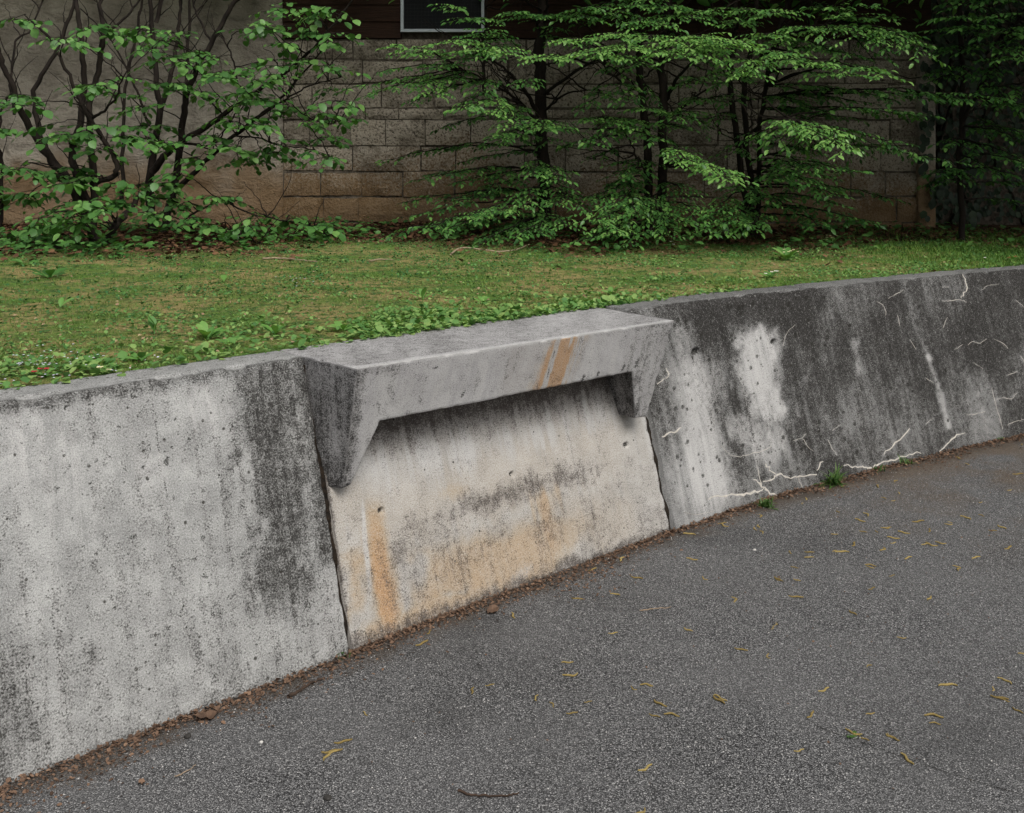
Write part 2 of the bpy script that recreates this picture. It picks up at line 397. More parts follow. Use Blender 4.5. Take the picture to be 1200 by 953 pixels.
R = np.maximum(R, 0.72 * sstep(26, 2, rel + 14 * (n2 - .5)) * fr)
R = np.where(fr, R, 0.34 + 0.3 * (n1 - .4))
R = np.maximum(R, 0.55 * sstep(0.07, 0.0, V[:, 2] + 0.05 * (n2 - .5)))
R = np.maximum(R, 0.20 + 0.38 * (n2 - .4) + 0.10 * sstep(560, 760, py) - .10 * sstep(.5, .7, n1))
G = 0.55 * sstep(0.42, 0.7, n1) * sstep(700, 480, py) + 0.5 * sstep(9, 1, np.abs(px - 175 + (py - 600) * .02 + 6 * (n2 - .5))) * sstep(560, 640, py) * .5
G += 0.5 * sstep(50, 8, dseg(px, py, [(385, 745), (398, 700)]))
A = np.zeros(len(V))
spots = [(195, 541, 7), (25, 502, 4), (43, 511, 5), (7, 525, 4), (79, 550, 5), (121, 543, 4), (145, 543, 4.5), (128, 535, 4), (86, 607, 5), (74, 613, 3.5), (30, 618, 5),
         (158, 629, 6), (193, 604, 5), (199, 617, 5), (217, 632, 5), (206, 492, 4), (201, 459, 4), (229, 470, 4.5), (243, 474, 4), (156, 464, 4), (175, 460, 4), (55, 504, 3), (112, 492, 3),
         (242, 675, 4), (246, 684, 4), (228, 655, 3.5), (175, 695, 4), (202, 662, 4), (237, 676, 4), (215, 710, 5), (212, 722, 5), (196, 740, 5), (227, 727, 4), (243, 675, 3), (98, 640, 3), (8, 600, 4),
         (12, 660, 4), (113, 648, 3), (57, 660, 3), (248, 780, 4), (130, 700, 3), (60, 725, 3), (165, 782, 3), (250, 720, 4), (300, 755, 4), (190, 690, 3), (140, 500, 3), (162, 575, 3), (270, 505, 4), (247, 515, 5)]
rs = random.Random(3)
for _ in range(480): spots.append((rs.uniform(-60, 400), rs.uniform(440, 860), rs.choice((1.2, 1.5, 1.5, 2, 2.4))))
for (sx, sy, r) in spots:
    near = (np.abs(px - sx) < r * 3) & (np.abs(py - sy) < r * 3)
    dd = np.hypot((px[near] - sx) * rs.uniform(.8, 1.25), (py[near] - sy) * rs.uniform(.75, 1.1)) + r * 2.2 * (nsp[near] - .5)
    A[near] = np.maximum(A[near], rs.uniform(.45, 1) * sstep(r * 1.15, r * 0.1, dd))
for ln in ([(182, 492), (186, 530)], [(193, 560), (196, 585)], [(160, 490), (176, 466)], [(173, 515), (176, 528)], [(60, 715), (70, 770), (84, 870)]):
    A = np.maximum(A, 0.62 * sstep(2.4, 0.4, dseg(px, py, ln) + 2.2 * (n2 - .4)))
A *= fr
lw = thing('retaining_wall', (*JL, 0), 'pale grey black-spotted concrete retaining wall left of the hooded niche', 'wall')
lw_o = np.array((*JL, 0))
obj('wall_face', new_mesh('wall_face', V - lw_o, lo, to, M_left, True, {'wuv': ('FLOAT_VECTOR', U), 'stain': ('FLOAT_COLOR', np.stack((R, G, 0.0 * R, A), -1))}), lw)

# --- right length of wall, bending away
veins = [([(830, 584), (850, 581), (866, 580), (884, 577), (897, 572)], 3.4), ([(884, 562), (893, 570), (903, 578), (913, 584)], 3.4), ([(886, 546), (890, 556), (893, 570)], 2.0),
         ([(893, 566), (905, 561), (912, 556), (925, 560), (938, 558), (957, 557)], 3.0), ([(898, 545), (905, 552), (912, 557)], 2.2), ([(936, 560), (942, 575)], 1.6), ([(956, 551), (964, 541)], 2.2),
         ([(990, 545), (1002, 547), (1012, 546), (1020, 549), (1032, 543), (1045, 540), (1060, 534), (1078, 530)], 2.6), ([(1035, 533), (1050, 520), (1066, 503)], 2.2), ([(1102, 528), (1115, 514), (1130, 507)], 2.2),
         ([(775, 512), (787, 507), (798, 502)], 2.6), ([(771, 449), (780, 444), (784, 437), (780, 431)], 2.2), ([(855, 533), (868, 535), (882, 532), (895, 528), (905, 523)], 2.0), ([(845, 522), (855, 532)], 1.2),
         ([(930, 517), (940, 514), (946, 522), (953, 529)], 1.4), ([(940, 514), (944, 508)], 1.2), ([(970, 515), (975, 525), (980, 533)], 1.2), ([(1128, 321), (1132, 333), (1130, 343), (1126, 349)], 2.4),
         ([(1104, 353), (1114, 352), (1126, 352), (1132, 354)], 1.6), ([(1104, 337), (1112, 336)], 1.2), ([(1028, 354), (1036, 360), (1038, 370)], 1.3), ([(1040, 350), (1050, 345), (1058, 340)], 1.4), ([(1052, 370), (1054, 382)], 1.1),
         ([(1134, 404), (1140, 400), (1148, 402), (1156, 397)], 1.5), ([(1165, 397), (1175, 403), (1180, 408)], 1.4), ([(1168, 468), (1176, 466), (1184, 468), (1191, 461)], 1.5), ([(1133, 486), (1143, 485), (1153, 482)], 1.6),
         ([(1162, 455), (1168, 480), (1175, 503)], 1.2), ([(1196, 417), (1203, 432)], 1.3), ([(1180, 440), (1192, 435)], 1.3), ([(1180, 498), (1190, 494), (1200, 492)], 1.8), ([(1140, 425), (1152, 432)], 1.1), ([(918, 405), (922, 390), (932, 381)], 1.1),
         ([(1085, 443), (1094, 449)], 1.1), ([(1118, 410), (1128, 404)], 1.1), ([(1066, 398), (1074, 410)], 1.0), ([(1085, 497), (1094, 490)], 1.2), ([(975, 505), (985, 498)], 1.0), ([(800, 600), (818, 603), (838, 599)], 1.3), ([(1150, 340), (1157, 335), (1170, 333)], 1.2), ([(1190, 352), (1200, 360)], 1.1), ([(1110, 372), (1105, 385)], 1.0)]
pts_r, s_r = resample(right_pts, 0.0058); pts_r, s_r = pts_r[2:], s_r[2:]
keep = np.concatenate((np.arange(0, 640), np.arange(640, len(s_r) - 1, 6), [len(s_r) - 1])) if len(s_r) > 660 else np.arange(len(s_r))
pts_r, s_r = pts_r[keep], s_r[keep]
V, lo, to, U, fr, nr = wall_strip(pts_r, s_r + 10, HT, TOPW)
px, py = pix(V)
tie = hole_push(V, nr, px, py, [(816, 413, 5.5), (907, 401, 4.0)])
n1 = fbm(px / 55, py / 70, 0, 4, 31); n2 = fbm(px / 9, py / 16, 0, 3, 32); n3 = fbm((px - .25 * py) / 7, py / 60, 0, 4, 33)
R = 1.0 + 1.1 * (n1 - .5) + .45 * (n3 - .5)
wash = sstep(42, 6, dseg(px, py, [(886, 400), (888, 450), (898, 480)]) + 24 * (n2 - .5) + 20 * (n1 - .5)) * sstep(362, 385, py)
wash2 = (1 - .5 * sstep(560, 620, py)) * sstep(58, 0, dseg(px, py, [(812, 440), (822, 520), (828, 580)]) + 30 * (n3 - .5))
wash3 = 0.8 * sstep(40, 10, dseg(px, py, [(868, 500), (900, 520)]) + 40 * (n3 - .5)) + 0.7 * sstep(26, 4, dseg(px, py, [(800, 395), (808, 470)]) + 22 * (n3 - .5))
small = 0.75 * sstep(9, 1, dseg(px, py, [(1002, 402), (1008, 438)]) + 6 * (n2 - .5)) + 0.7 * sstep(6, 1, dseg(px, py, [(1088, 418), (1100, 455), (1112, 500)]) + 5 * (n2 - .5)) + .45 * sstep(5, 1, dseg(px, py, [(1060, 330), (1075, 390), (1090, 420)]) + 5 * (n2 - .5))
small += 0.35 * sstep(14, 2, dseg(px, py, [(965, 370), (978, 420)]) + 14 * (n3 - .5)) + 0.3 * sstep(30, 5, dseg(px, py, [(1130, 430), (1160, 500)]) + 40 * (n3 - .4)) + .35 * sstep(8, 1, dseg(px, py, [(940, 450), (947, 440), (948, 430)]) + 3 * (n2 - .5))
W = np.clip(np.maximum.reduce((wash, wash2, wash3 * .9, small * .8)), 0, 1) * np.clip(.55 + .9 * n3, 0, 1)
low = sstep(120, 10, (np.interp(px, [790, 900, 1000, 1100, 1200, 1500], [622, 586, 557, 532, 510, 470]) - py) + 60 * (n1 - .5))
R = R * (1 - 0.85 * W) - 0.24 * low - 0.25 * sstep(870, 790, px) * sstep(470, 560, py)
R = np.maximum(R, 0.06)
R = np.where(fr, R, 0.45 + 0.3 * (n1 - .4))
G = np.clip(0.92 * W + 0.20 * low * n3 * 1.6 + 0.42 * sstep(.58, .74, n3) * sstep(.4, .6, n1), 0, 1) * fr
rq = random.Random(17)
for _ in range(0):                                                       # finer crazing towards the far end
    qx = 800 + 440 * rq.random() ** .55; t0 = np.interp(qx, [790, 1200, 1260], [362, 318, 312]); b0 = np.interp(qx, [790, 900, 1000, 1100, 1200, 1300], [620, 584, 555, 530, 508, 490]); qy = rq.uniform(t0 + 12, b0 - 6); an = rq.choice((0, 0, .5, -.5, 1.4, 1.6)) + rq.uniform(-.3, .3); pl = [(qx, qy)]
    for __ in range(rq.randint(2, 5)):
        an += rq.uniform(-.55, .55); st_ = rq.uniform(3, 8); qx += st_ * math.cos(an); qy += st_ * math.sin(an)
        if t0 + 6 < qy < b0 - 2: pl.append((qx, qy))
    if len(pl) > 2: veins.append((pl, rq.choice((.9, 1.1, 1.4))))
vd = np.full(len(V), 99.0)
for vp, vw in veins: vd = np.minimum(vd, dseg(px, py, vp) / (.6 + .35 * vw))
G = np.maximum(G, .34 * sstep(2.4, .3, vd + 2.6 * (n2 - .4))); R = R * (1 - .3 * sstep(2.2, .3, vd + 2.6 * (n2 - .4)))
B = 0.35 * sstep(.55, .75, n1) * sstep(30, 5, dseg(px, py, [(1020, 460), (1090, 440)]) + 20 * (n2 - .5))
A = 0.9 * sstep(0.5, 1.0, tie)
rs = random.Random(5)
for _ in range(420):
    sx = rs.uniform(790, 1260); sy = np.interp(sx, [790, 1200, 1260], [365, 320, 314]) + rs.random() ** 1.3 * np.interp(sx, [790, 1200, 1260], [240, 185, 170]); r = rs.choice((1, 1.2, 1.5, 2, 2.6)) * np.interp(sx, [790, 1250], [1, .75])
    near = (np.abs(px - sx) < r * 3) & (np.abs(py - sy) < r * 3)
    dd = np.hypot(px[near] - sx, (py[near] - sy) * .75) + r * (n2[near] - .5)
    A[near] = np.maximum(A[near], sstep(r * 1.4, r * 0.3, dd))
A *= fr
rw = thing('retaining_wall', (*JR, 0), 'blackened, lime-streaked concrete retaining wall curving away right of the niche', 'wall')
rw_o = np.array((*JR, 0))
obj('wall_face', new_mesh('wall_face', V - rw_o, lo, to, M_right, True, {'wuv': ('FLOAT_VECTOR', U), 'stain': ('FLOAT_COLOR', np.stack((R, G, B, A), -1))}), rw)

# points on the right wall's face from a pixel, for the lime veins
RD = np.gradient(right_pts, axis=0); RD /= np.linalg.norm(RD, axis=1)[:, None]; RN = inn(RD); RS = np.concatenate(([0], np.cumsum(np.linalg.norm(np.diff(right_pts, axis=0), axis=1))))
def on_right(qx, qy, lift=0.0):
    Y = 4.0 + np.zeros(1)
    best = None
    zs = np.linspace(0, HT, 60)
    p2 = right_pts[:, None] + RN[:, None] * (BAT * zs / HT)[None, :, None]
    X_, Y_ = p2[..., 0], p2[..., 1]
    u = CX + F * X_ / Y_; v = HY - F * (zs[None] - CAM_H) / Y_
    k = np.argmin((u - qx) ** 2 + (v - qy) ** 2); i, j = np.unravel_index(k, u.shape)
    # refine: intersect the pixel ray with the local plane
    d = np.array(((qx - CX) / F, 1.0, (HY - qy) / F)); o = np.array((0, 0, CAM_H))
    p0 = np.array((*p2[i, j], zs[j])); e1 = np.array((*RD[i], 0)); e2 = np.array((*(RN[i] * BAT / HT), 1.0)); nn = np.cross(e1, e2); nn /= np.linalg.norm(nn)
    if nn[1] > 0: nn = -nn
    t = np.dot(p0 - o, nn) / np.dot(d, nn)
    q_ = o + d * t + nn * lift
    su = RS[i] + np.dot(q_[:2] - p2[i, j], RD[i]) + 10; av = (q_[2] + .06) * math.hypot(1, BAT / HT)
    dsp = 0.012 * (fbm(su * 2.2, av * 2.2, 0, 4, 3) - .5) + 0.0035 * (fbm(su * 26, av * 26, 0, 3, 9) - .5)
    q_[:2] += RN[i] * dsp; return q_, nn
rv = random.Random(11)
for pts, w in veins:
    c = crom(np.array(pts, float), 4 if w > 1.5 else 3); mbv = MB(); w = w * (.66 if w > 2.1 else .32); Lr, Rr = [], []
    top_, bot_ = [], []
    for k, (qx, qy) in enumerate(c):
        t_ = k / (len(c) - 1); ww = w * 0.5 * (0.45 + 0.9 * math.sin(math.pi * min(max(t_, .04), .96)) ** .5 * rv.uniform(.2, 1.7)) * 0.75
        jx, jy = qx + rv.uniform(-1.5, 1.5) * min(1, w), qy + rv.uniform(-1.5, 1.5) * min(1, w)
        a, b_ = c[max(k - 1, 0)], c[min(k + 1, len(c) - 1)]; tx, ty = b_ - a; L = math.hypot(tx, ty) + 1e-6
        ox, oy = -ty / L * ww, tx / L * ww
        p1, nn = on_right(jx + ox, jy + oy); p2, _ = on_right(jx, jy); p3, _ = on_right(jx - ox, jy - oy)
        top_.append((p1 + nn * .0006, p2 + nn * rv.uniform(.0014, .0026), p3 + nn * .0006))
    vv = np.array(top_).reshape(-1, 3); f = []
    for k in range(len(c) - 1):
        a = k * 3; f += [(a, a + 1, a + 4, a + 3), (a + 1, a + 2, a + 5, a + 4)]
    mbv.add(vv - rw_o, f); mbv.build('lime_vein', M_lime, rw)

# --- niche: recessed panel, joints, hood
nn2 = inn(ND)
s_p = np.arange(0.020, NL - 0.008, 0.0055)
V, lo, to, U, fr, nr = wall_strip(JL + ND * s_p[:, None], s_p + 20, 0.875, 0.10, extra_in=0.014)
px, py = pix(V)
tie = hole_push(V, nr, px, py, [(447, 599, 4.2), (734, 522, 3.8), (600, 556, 3.0)], 0.018)
n1 = fbm(px / 45, py / 55, 0, 4, 41); n2 = fbm(px / 8, py / 13, 0, 3, 42); n3 = fbm((px - .22 * py) / 6, py / 90, 0, 3, 43); n4 = fbm(px / 16, py / 26, 0, 3, 44)
band = [(462, 668), (466, 640), (480, 618), (512, 606), (535, 597), (560, 590), (600, 580), (625, 568), (660, 560), (700, 548)]
above = np.interp(px, [400, 462, 520, 600, 700, 790], [600, 620, 604, 575, 545, 520]) - py      # >0 above the tide line
R = 0.72 * sstep(26, -2, dseg(px, py, band) + 34 * (n4 - .45)) * (1 - 0.72 * sstep(660, 720, px)) * (1 - .35 * sstep(470, 520, px) * sstep(600, 560, px) * 0)
R = np.maximum(R, 0.45 * sstep(40, 8, dseg(px, py, [(475, 640), (480, 690)]) + 34 * (n4 - .5)))
R = np.maximum(R, 0.46 * sstep(0.46, 0.66, n4) * (above < 0))
R = np.maximum(R, 0.35 * sstep(.52, .75, n3) * sstep(30, 90, above))
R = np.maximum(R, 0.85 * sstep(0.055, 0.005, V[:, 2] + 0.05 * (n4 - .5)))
R = np.maximum(R, 0.5 * sstep(402, 384, px - (py - 580) * .12 + 10 * (n2 - .5)) * sstep(570, 590, py))
R = np.maximum(R, 0.14 + .3 * (n4 - .5) + .16 * sstep(10, -40, above))
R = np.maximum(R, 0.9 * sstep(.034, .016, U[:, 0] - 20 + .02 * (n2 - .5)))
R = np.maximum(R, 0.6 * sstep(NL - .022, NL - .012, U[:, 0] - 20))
soot_shade = sstep(60, 10, py - np.interp(px, [420, 446, 742, 760], [505, 495, 437, 430]) + 40 * (n3 - .5)); R = np.maximum(R, 0.58 * soot_shade); R = np.maximum(R, 0.95 * sstep(30, 6, py - np.interp(px, [420, 446, 742, 760], [505, 495, 437, 430]) + 22 * (n3 - .5)))  # grime together with the soffit's shade, painted dark along the panel top
B = 0.68 * sstep(-5, -50, above + 50 * (n1 - .5)) * sstep(0.25, 0.6, n1) * (1 - .5 * sstep(640, 720, px))
B = np.maximum(B, 0.36 * sstep(70, 20, np.abs(above - 10) + 60 * (n3 - .5)) * (0.5 + 0.5 * n1))
strip = .95 * sstep(28, 3, np.abs(px - np.interp(py, [560, 620, 700, 760], [436, 440, 452, 462])) + 8 * (n2 - .5)) * sstep(555, 610, py)
B = np.maximum(B, strip * np.interp(py, [560, 620, 690, 740], [0.55, 0.85, 1.15, 0.95]))
B = np.maximum(B, 0.75 * sstep(36, 0, dseg(px, py, [(640, 585), (645, 630)]) + 40 * (n3 - .45)))
B = np.maximum(B, 0.5 * sstep(24, 0, dseg(px, py, [(522, 578), (545, 575)]) + 18 * (n3 - .4)))
B = np.maximum(B, 0.7 * sstep(30, 8, dseg(px, py, [(560, 690), (520, 722), (445, 745)]) + 30 * (n4 - .4)))
B = B * (1 - 0.6 * sstep(725, 765, px + .2 * (600 - py)))
G = 0.95 * sstep(20, 90, above + 30 * (n1 - .5)) * (0.45 + 0.8 * sstep(.35, .6, n3)) * (1 - soot_shade)
edge = sstep(5, 1, np.abs(px - np.interp(py, [575, 620, 700, 720], [425, 427, 434, 437])) + 3 * (n2 - .5)) * sstep(575, 600, py) * sstep(715, 680, py)
G = np.maximum(G, 0.9 * edge); G = np.maximum(G, 0.55 * sstep(14, 2, dseg(px, py, [(618, 668), (600, 690)]) + 16 * (n4 - .4)))
G = np.maximum(G, 0.6 * sstep(5, 1, np.abs(px - np.interp(py, [490, 620], [754, 783])))) 
A = 0.9 * sstep(.5, 1, tie); A = np.maximum(A, .6 * sstep(1.8, .4, dseg(px, py, [(415, 741), (422, 738), (430, 742), (445, 744)]) + 1.5 * (n2 - .5)))
A = np.maximum(A, .45 * sstep(1.4, .3, dseg(px, py, [(700, 612), (716, 603), (728, 588), (742, 590), (770, 580)]) + 1.5 * (n2 - .4)))
nic = thing('concrete_niche', (*JL, 0), 'rust-stained recessed concrete niche under a projecting hood with side brackets', 'wall niche')
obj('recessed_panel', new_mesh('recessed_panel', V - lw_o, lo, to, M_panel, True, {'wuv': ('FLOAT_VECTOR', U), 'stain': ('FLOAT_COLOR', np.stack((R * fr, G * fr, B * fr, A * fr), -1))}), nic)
# joint fillers standing back in the two open joints
for base, dirv, w0, w1 in ((JL, ND, -0.002, 0.019), (JR, ND, -0.012, 0.010)):
    mbj = MB(); v = []; zj = np.linspace(-0.05, HT - 0.03, 60); nj = len(zj)
    for z in zj:
        for w in (w0, w1):
            for dep in (0.016 + .03 * float(vnoise(z * 14, w0 * 50, 0, 8)) - .008 * float(vnoise(z * 60, 3, 0, 9)), 0.13):
                q = base + dirv * w + nn2 * (BAT * z / HT + dep); v.append((*q, z))
    v = np.array(v); f = []
    for k in range(nj - 1):
        a = k * 4; f += [(a, a + 4, a + 6, a + 2), (a + 1, a + 3, a + 7, a + 5), (a, a + 1, a + 5, a + 4), (a + 2, a + 6, a + 7, a + 3)]
    e_ = (nj - 1) * 4; f += [(e_, e_ + 1, e_ + 3, e_ + 2), (0, 2, 3, 1)]
    mbj.add(v - lw_o, f); mbj.build('joint_filler', M_joint, nic, False)
# the hood
TL, TR, TIP = Pz(418, 432, HT), Pz(790, 375.5, HT), Pz(401, 573, 0.5)
hn = np.cross(TR - TL, TIP - TL); hn /= np.linalg.norm(hn)
def on_hood(qx, qy):
    d = np.array(((qx - CX) / F, 1.0, (HY - qy) / F)); o = np.array((0, 0, CAM_H)); return o + d * (np.dot(TL - o, hn) / np.dot(d, hn))
iL, iR = on_hood(446, 494), on_hood(740, 436)
bL0, bL1, bR1, bR0 = TIP, on_hood(411, 568), on_hood(744, 490), on_hood(758, 488)
def lerp(a, b, t): return a + (b - a) * t
oL = lerp(TL, bL0, (TL[2] - iL[2]) / (TL[2] - bL0[2])); oR = lerp(TR, bR0, (TR[2] - iR[2]) / (TR[2] - bR0[2]))
ax = (TR - TL) / np.linalg.norm(TR - TL)
TLi = TL + ax * np.dot(iL - TL, ax); TRi = TL + ax * np.dot(iR - TL, ax)
def back(p, extra=0.012):
    q = p.copy(); off = np.dot(p[:2] - JL, nn2); tgt = 0.014 + BAT * p[2] / HT + extra
    q[:2] = p[:2] + nn2 * max(tgt - off, 0.01); return q
def back_top(p): return back(p, TOPW - 0.005)
def near(q): q = q.copy(); q[:2] = q[:2] + ND * (.003 - np.dot(q[:2] - JL, ND)); return q
def far(q): q = q.copy(); q[:2] = q[:2] + ND * (NL - .004 - np.dot(q[:2] - JL, ND)); return q
hv, hl = [], []; hcount = [0]
def patch(a, b, c, d, nu, nv):           # a-b along u, a-d along v
    u, v = np.meshgrid(np.linspace(0, 1, nu + 1), np.linspace(0, 1, nv + 1), indexing='ij'); u, v = u[..., None], v[..., None]
    g_ = a * (1 - u) * (1 - v) + b * u * (1 - v) + c * u * v + d * (1 - u) * v
    i, j = np.meshgrid(np.arange(nu), np.arange(nv), indexing='ij'); w = nv + 1
    q = np.stack((i * w + j, (i + 1) * w + j, (i + 1) * w + j + 1, i * w + j + 1), -1).reshape(-1, 4) + hcount[0]
    hv.append(g_.reshape(-1, 3)); hl.append(q); hcount[0] += len(hv[-1])
nA, nB, nC, rB, rK, dp, dq = 18, 180, 14, 34, 36, 30, 22
patch(TL, oL, iL, TLi, rB, nA); patch(TLi, iL, iR, TRi, rB, nB); patch(TRi, iR, oR, TR, rB, nC)            # front
patch(oL, bL0, bL1, iL, rK, nA); patch(iR, bR1, bR0, oR, rK, nC)
patch(TL, TLi, back_top(TLi), near(back_top(TL)), nA, dp); patch(TLi, TRi, back_top(TRi), back_top(TLi), nB, dp)
patch(TRi, TR, far(back_top(TR)), back_top(TRi), nC, dp)   # top
patch(TL, near(back_top(TL)), near(back(oL, .10)), oL, dp, rB); patch(oL, near(back(oL, .10)), near(back(bL0, .05)), bL0, dp, rK)     # near end
patch(TR, oR, far(back(oR, .10)), far(back_top(TR)), rB, dp); patch(oR, bR0, back(bR0, .05), far(back(oR, .10)), rK, dp)     # far end
biR = back(iR); biR[:2] += ND * .06
patch(iL, back(iL), biR, iR, dq, nB)                                                                # soffit
patch(iL, bL1, back(bL1), back(iL), rK, dq); patch(iR, biR, back(bR1), bR1, dq, rK)                      # inner cheeks
patch(bL0, near(back(bL0, .05)), back(bL1), bL1, dp, nA); patch(bR1, back(bR1), back(bR0, .05), bR0, dp, nC)            # bracket ends
hv = np.concatenate(hv); hl = np.concatenate(hl)
import bmesh
bm = bmesh.new(); bvs = [bm.verts.new(p) for p in hv]
for q in hl: bm.faces.new([bvs[k] for k in q])
bmesh.ops.remove_doubles(bm, verts=bm.verts, dist=0.0004)
bmesh.ops.recalc_face_normals(bm, faces=bm.faces)
bm.normal_update(); bm.verts.index_update()
V = np.array([v.co for v in bm.verts]); VN = np.array([v.normal for v in bm.verts])
for e in bm.edges: e.smooth = e.calc_face_angle(0.0) < 0.55
crease = np.array([max([1 - abs(e.calc_face_angle(0.0)) * 0 if e.calc_face_angle(0.0) > 0.5 else 0 for e in v.link_edges] + [0]) for v in bm.verts])
EN = np.array([max(-f.normal.x * ND[0] - f.normal.y * ND[1] for f in v.link_faces) for v in bm.verts])
FN = np.array([max((f.normal for f in v.link_faces), key=lambda n_: abs(n_.z)) for v in bm.verts])
e_n = fbm(V[:, 0] * 40, V[:, 1] * 40, V[:, 2] * 40, 3, 61); s_n = fbm(V[:, 0] * 7, V[:, 1] * 7, V[:, 2] * 7, 3, 62)
V = V - VN * (crease * (0.0022 + 0.020 * np.maximum(0, e_n - .52)))[:, None] + VN * ((s_n - .5) * 0.005)[:, None]
for v, p in zip(bm.verts, V): v.co = p
px, py = pix(V)
n1 = fbm(px / 40, py / 40, 0, 4, 51); n2 = fbm(px / 9, py / 13, 0, 3, 52); n3 = fbm((px + .35 * py) / 7, py / 60, 0, 3, 53)
top = FN[:, 2] > 0.8
al = (V - TL) @ ax                                                        # along the hood from its near end
end = (EN > .6) & ~top
R = np.where(top, 0.46 + 0.6 * (n1 - .45), 0.13 + 0.5 * (n2 - .5))
R = np.where(end, 0.68 + 0.6 * (n1 - .5), R)
front = ~top & ~end
fd = py - np.interp(px, [418, 790], [432, 377])
R = np.where(front, np.maximum(R, 0.55 * sstep(24, 4, fd + 22 * (n1 - .45)) * sstep(540, 430, px)), R)
R = np.where(front, np.maximum(R, 0.50 * sstep(10, 1, fd + 12 * (n2 - .5)) * sstep(640, 790, px)), R)
R = np.where(front, np.maximum(R, 0.60 * sstep(18, 3, np.abs(px - np.interp(py, [432, 573], [420, 402])) + 14 * (n2 - .5))), R)
R = np.where(front, np.maximum(R, 0.45 * sstep(60, 8, np.hypot(px - 785, (py - 395) * .5) + 30 * (n3 - .5))), R)
R = np.where(front & (px > 730), np.maximum(R, 0.28 + .5 * (n3 - .5)), R)
R = np.where(front & (px > 738) & (px < 750) & (py > 440), np.maximum(R, 0.7 * sstep(.4, .6, n2)), R)
G = np.where(front, 0.44 + 1.2 * (n3 - .5), np.where(top, 0.05, 0.0))
G = np.where(front & (fd < 1.5), 0.95, G)                                   # worn, pale front arris
G = np.where(top & (fd > -3), np.maximum(G, .9 * sstep(-3, -.5, fd)), G); R = np.where(top & (fd > -3), R * .4, R)
n5 = fbm((px + .32 * py) / 3.2, py / 90, 0, 3, 57)
Bq = 1.1 * sstep(38, 8, np.abs(px - np.interp(py, [398, 455], [664, 642])) + 14 * (n2 - .5)) * front * np.clip(.30 + .85 * sstep(.28, .62, n5), 0, 1)
Bq = np.maximum(Bq, .5 * sstep(50, 12, np.abs(px - 620) + 40 * (n3 - .5)) * front * .6)
G = G * (1 - .6 * Bq)
cheek = ~top & ~end & (px > 715) & (np.abs((V - TL) @ hn) > .01); R = np.where(cheek, .62 + .5 * (n2 - .5), R); Bq = np.where(cheek, .5, Bq); G = np.where(cheek, 0, G)
A = np.zeros(len(V))
for ln, w in (([(682, 446), (685, 440)], 1.8), ([(729, 434), (732, 428)], 1.6), ([(745, 430), (748, 421)], 1.8), ([(700, 440), (702, 436)], 1.5), ([(541, 465), (543, 461)], 1.6), ([(508, 432), (513, 430)], 1.4), ([(640, 446), (652, 405)], 0.4)):
    A = np.maximum(A, .9 * sstep(w * 1.5, w * .3, dseg(px, py, ln)) * front)
me = bpy.data.meshes.new('hood'); bm.to_mesh(me); bm.free()
V0 = V - lw_o; me.vertices.foreach_set('co', V0.astype(np.float32).ravel())
me.polygons.foreach_set('use_smooth', np.full(len(me.polygons), True))
a = me.attributes.new('wuv', 'FLOAT_VECTOR', 'POINT')
dep = (V[:, :2] - TL[:2]) @ nn2; inside = ~top & ~end & (np.abs((V - TL) @ hn) > .012)
wu = np.stack((np.where(end, 30 - dep, al + 30), np.where(top, HT + dep, V[:, 2]) + np.where(inside, dep, 0), np.where(top, 1.0, 0.0)), -1); a.data.foreach_set('vector', wu.astype(np.float32).ravel())
a = me.attributes.new('stain', 'FLOAT_COLOR', 'POINT'); a.data.foreach_set('color', np.clip(np.stack((R, G, Bq, A), -1), 0, 1).astype(np.float32).ravel())
me.materials.append(M_hood); me.update()
obj('hood', me, nic)
# ---------------------------------------------------------------- road
def mat_asphalt():
    m, nt, b, out = mat_new('asphalt'); g = N(nt); p = g.coord('Object')
    st = g.attr('stain'); R, G, B = g.sep(st.outputs['Color'])[:3]
    v = g.vor(p, 235); rc = g.sep(v.outputs['Color']); v2 = g.vor(p, 430); r2 = g.sep(v2.outputs['Color'])
    c = g.ramp(rc[0], (0.0, (0.03, 0.03, 0.031)), (0.42, (0.12, 0.119, 0.12)), (0.74, (0.255, 0.252, 0.252)), (0.90, (0.43, 0.425, 0.42)), (1.0, (0.70, 0.68, 0.66)))
    c2 = g.ramp(r2[1], (0.0, (0.03, 0.03, 0.031)), (0.6, (0.165, 0.164, 0.165)), (1.0, (0.55, 0.54, 0.53)))
    c = g.mix(g.sm(g.noise(p, 120, 3), 0.38, 0.62), c, c2)
    c = g.mix(g.sm(v.outputs['Distance'], 0.42, 0.75), c, (0.03, 0.03, 0.03))
    big = g.noise(p, 1.3, 3, 0.6); c = g.mix(g.math('MULTIPLY', g.sm(big, 0.40, 0.62), 0.22), c, (0.20, 0.197, 0.195))
    # brown bud dust lying in the pores
    dust = g.math('ADD', g.math('MULTIPLY', G, 1.0), g.math('MULTIPLY', g.math('SUBTRACT', g.noise(p, 260, 3, 0.7), 0.62), 3.0))
    c = g.mix(g.math('MULTIPLY', g.sm(dust, 0.1, 0.7), g.sm(G, 0.02, 0.5)), c, g.mix(rc[2], (0.10, 0.072, 0.052), (0.18, 0.14, 0.10)))
    # damp, dark patches
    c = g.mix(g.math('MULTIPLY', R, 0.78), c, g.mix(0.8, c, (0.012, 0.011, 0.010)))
    g._set(b.inputs['Base Color'], c); b.inputs['Roughness'].default_value = 0.86; b.inputs['Specular IOR Level'].default_value = 0.25
    h = g.math('SUBTRACT', g.math('MULTIPLY', rc[1], 0.7), v.outputs['Distance'])
    h = g.math('ADD', h, g.math('MULTIPLY', r2[0], 0.35)); g.bump(h, 0.8, 0.006, b)
    return m
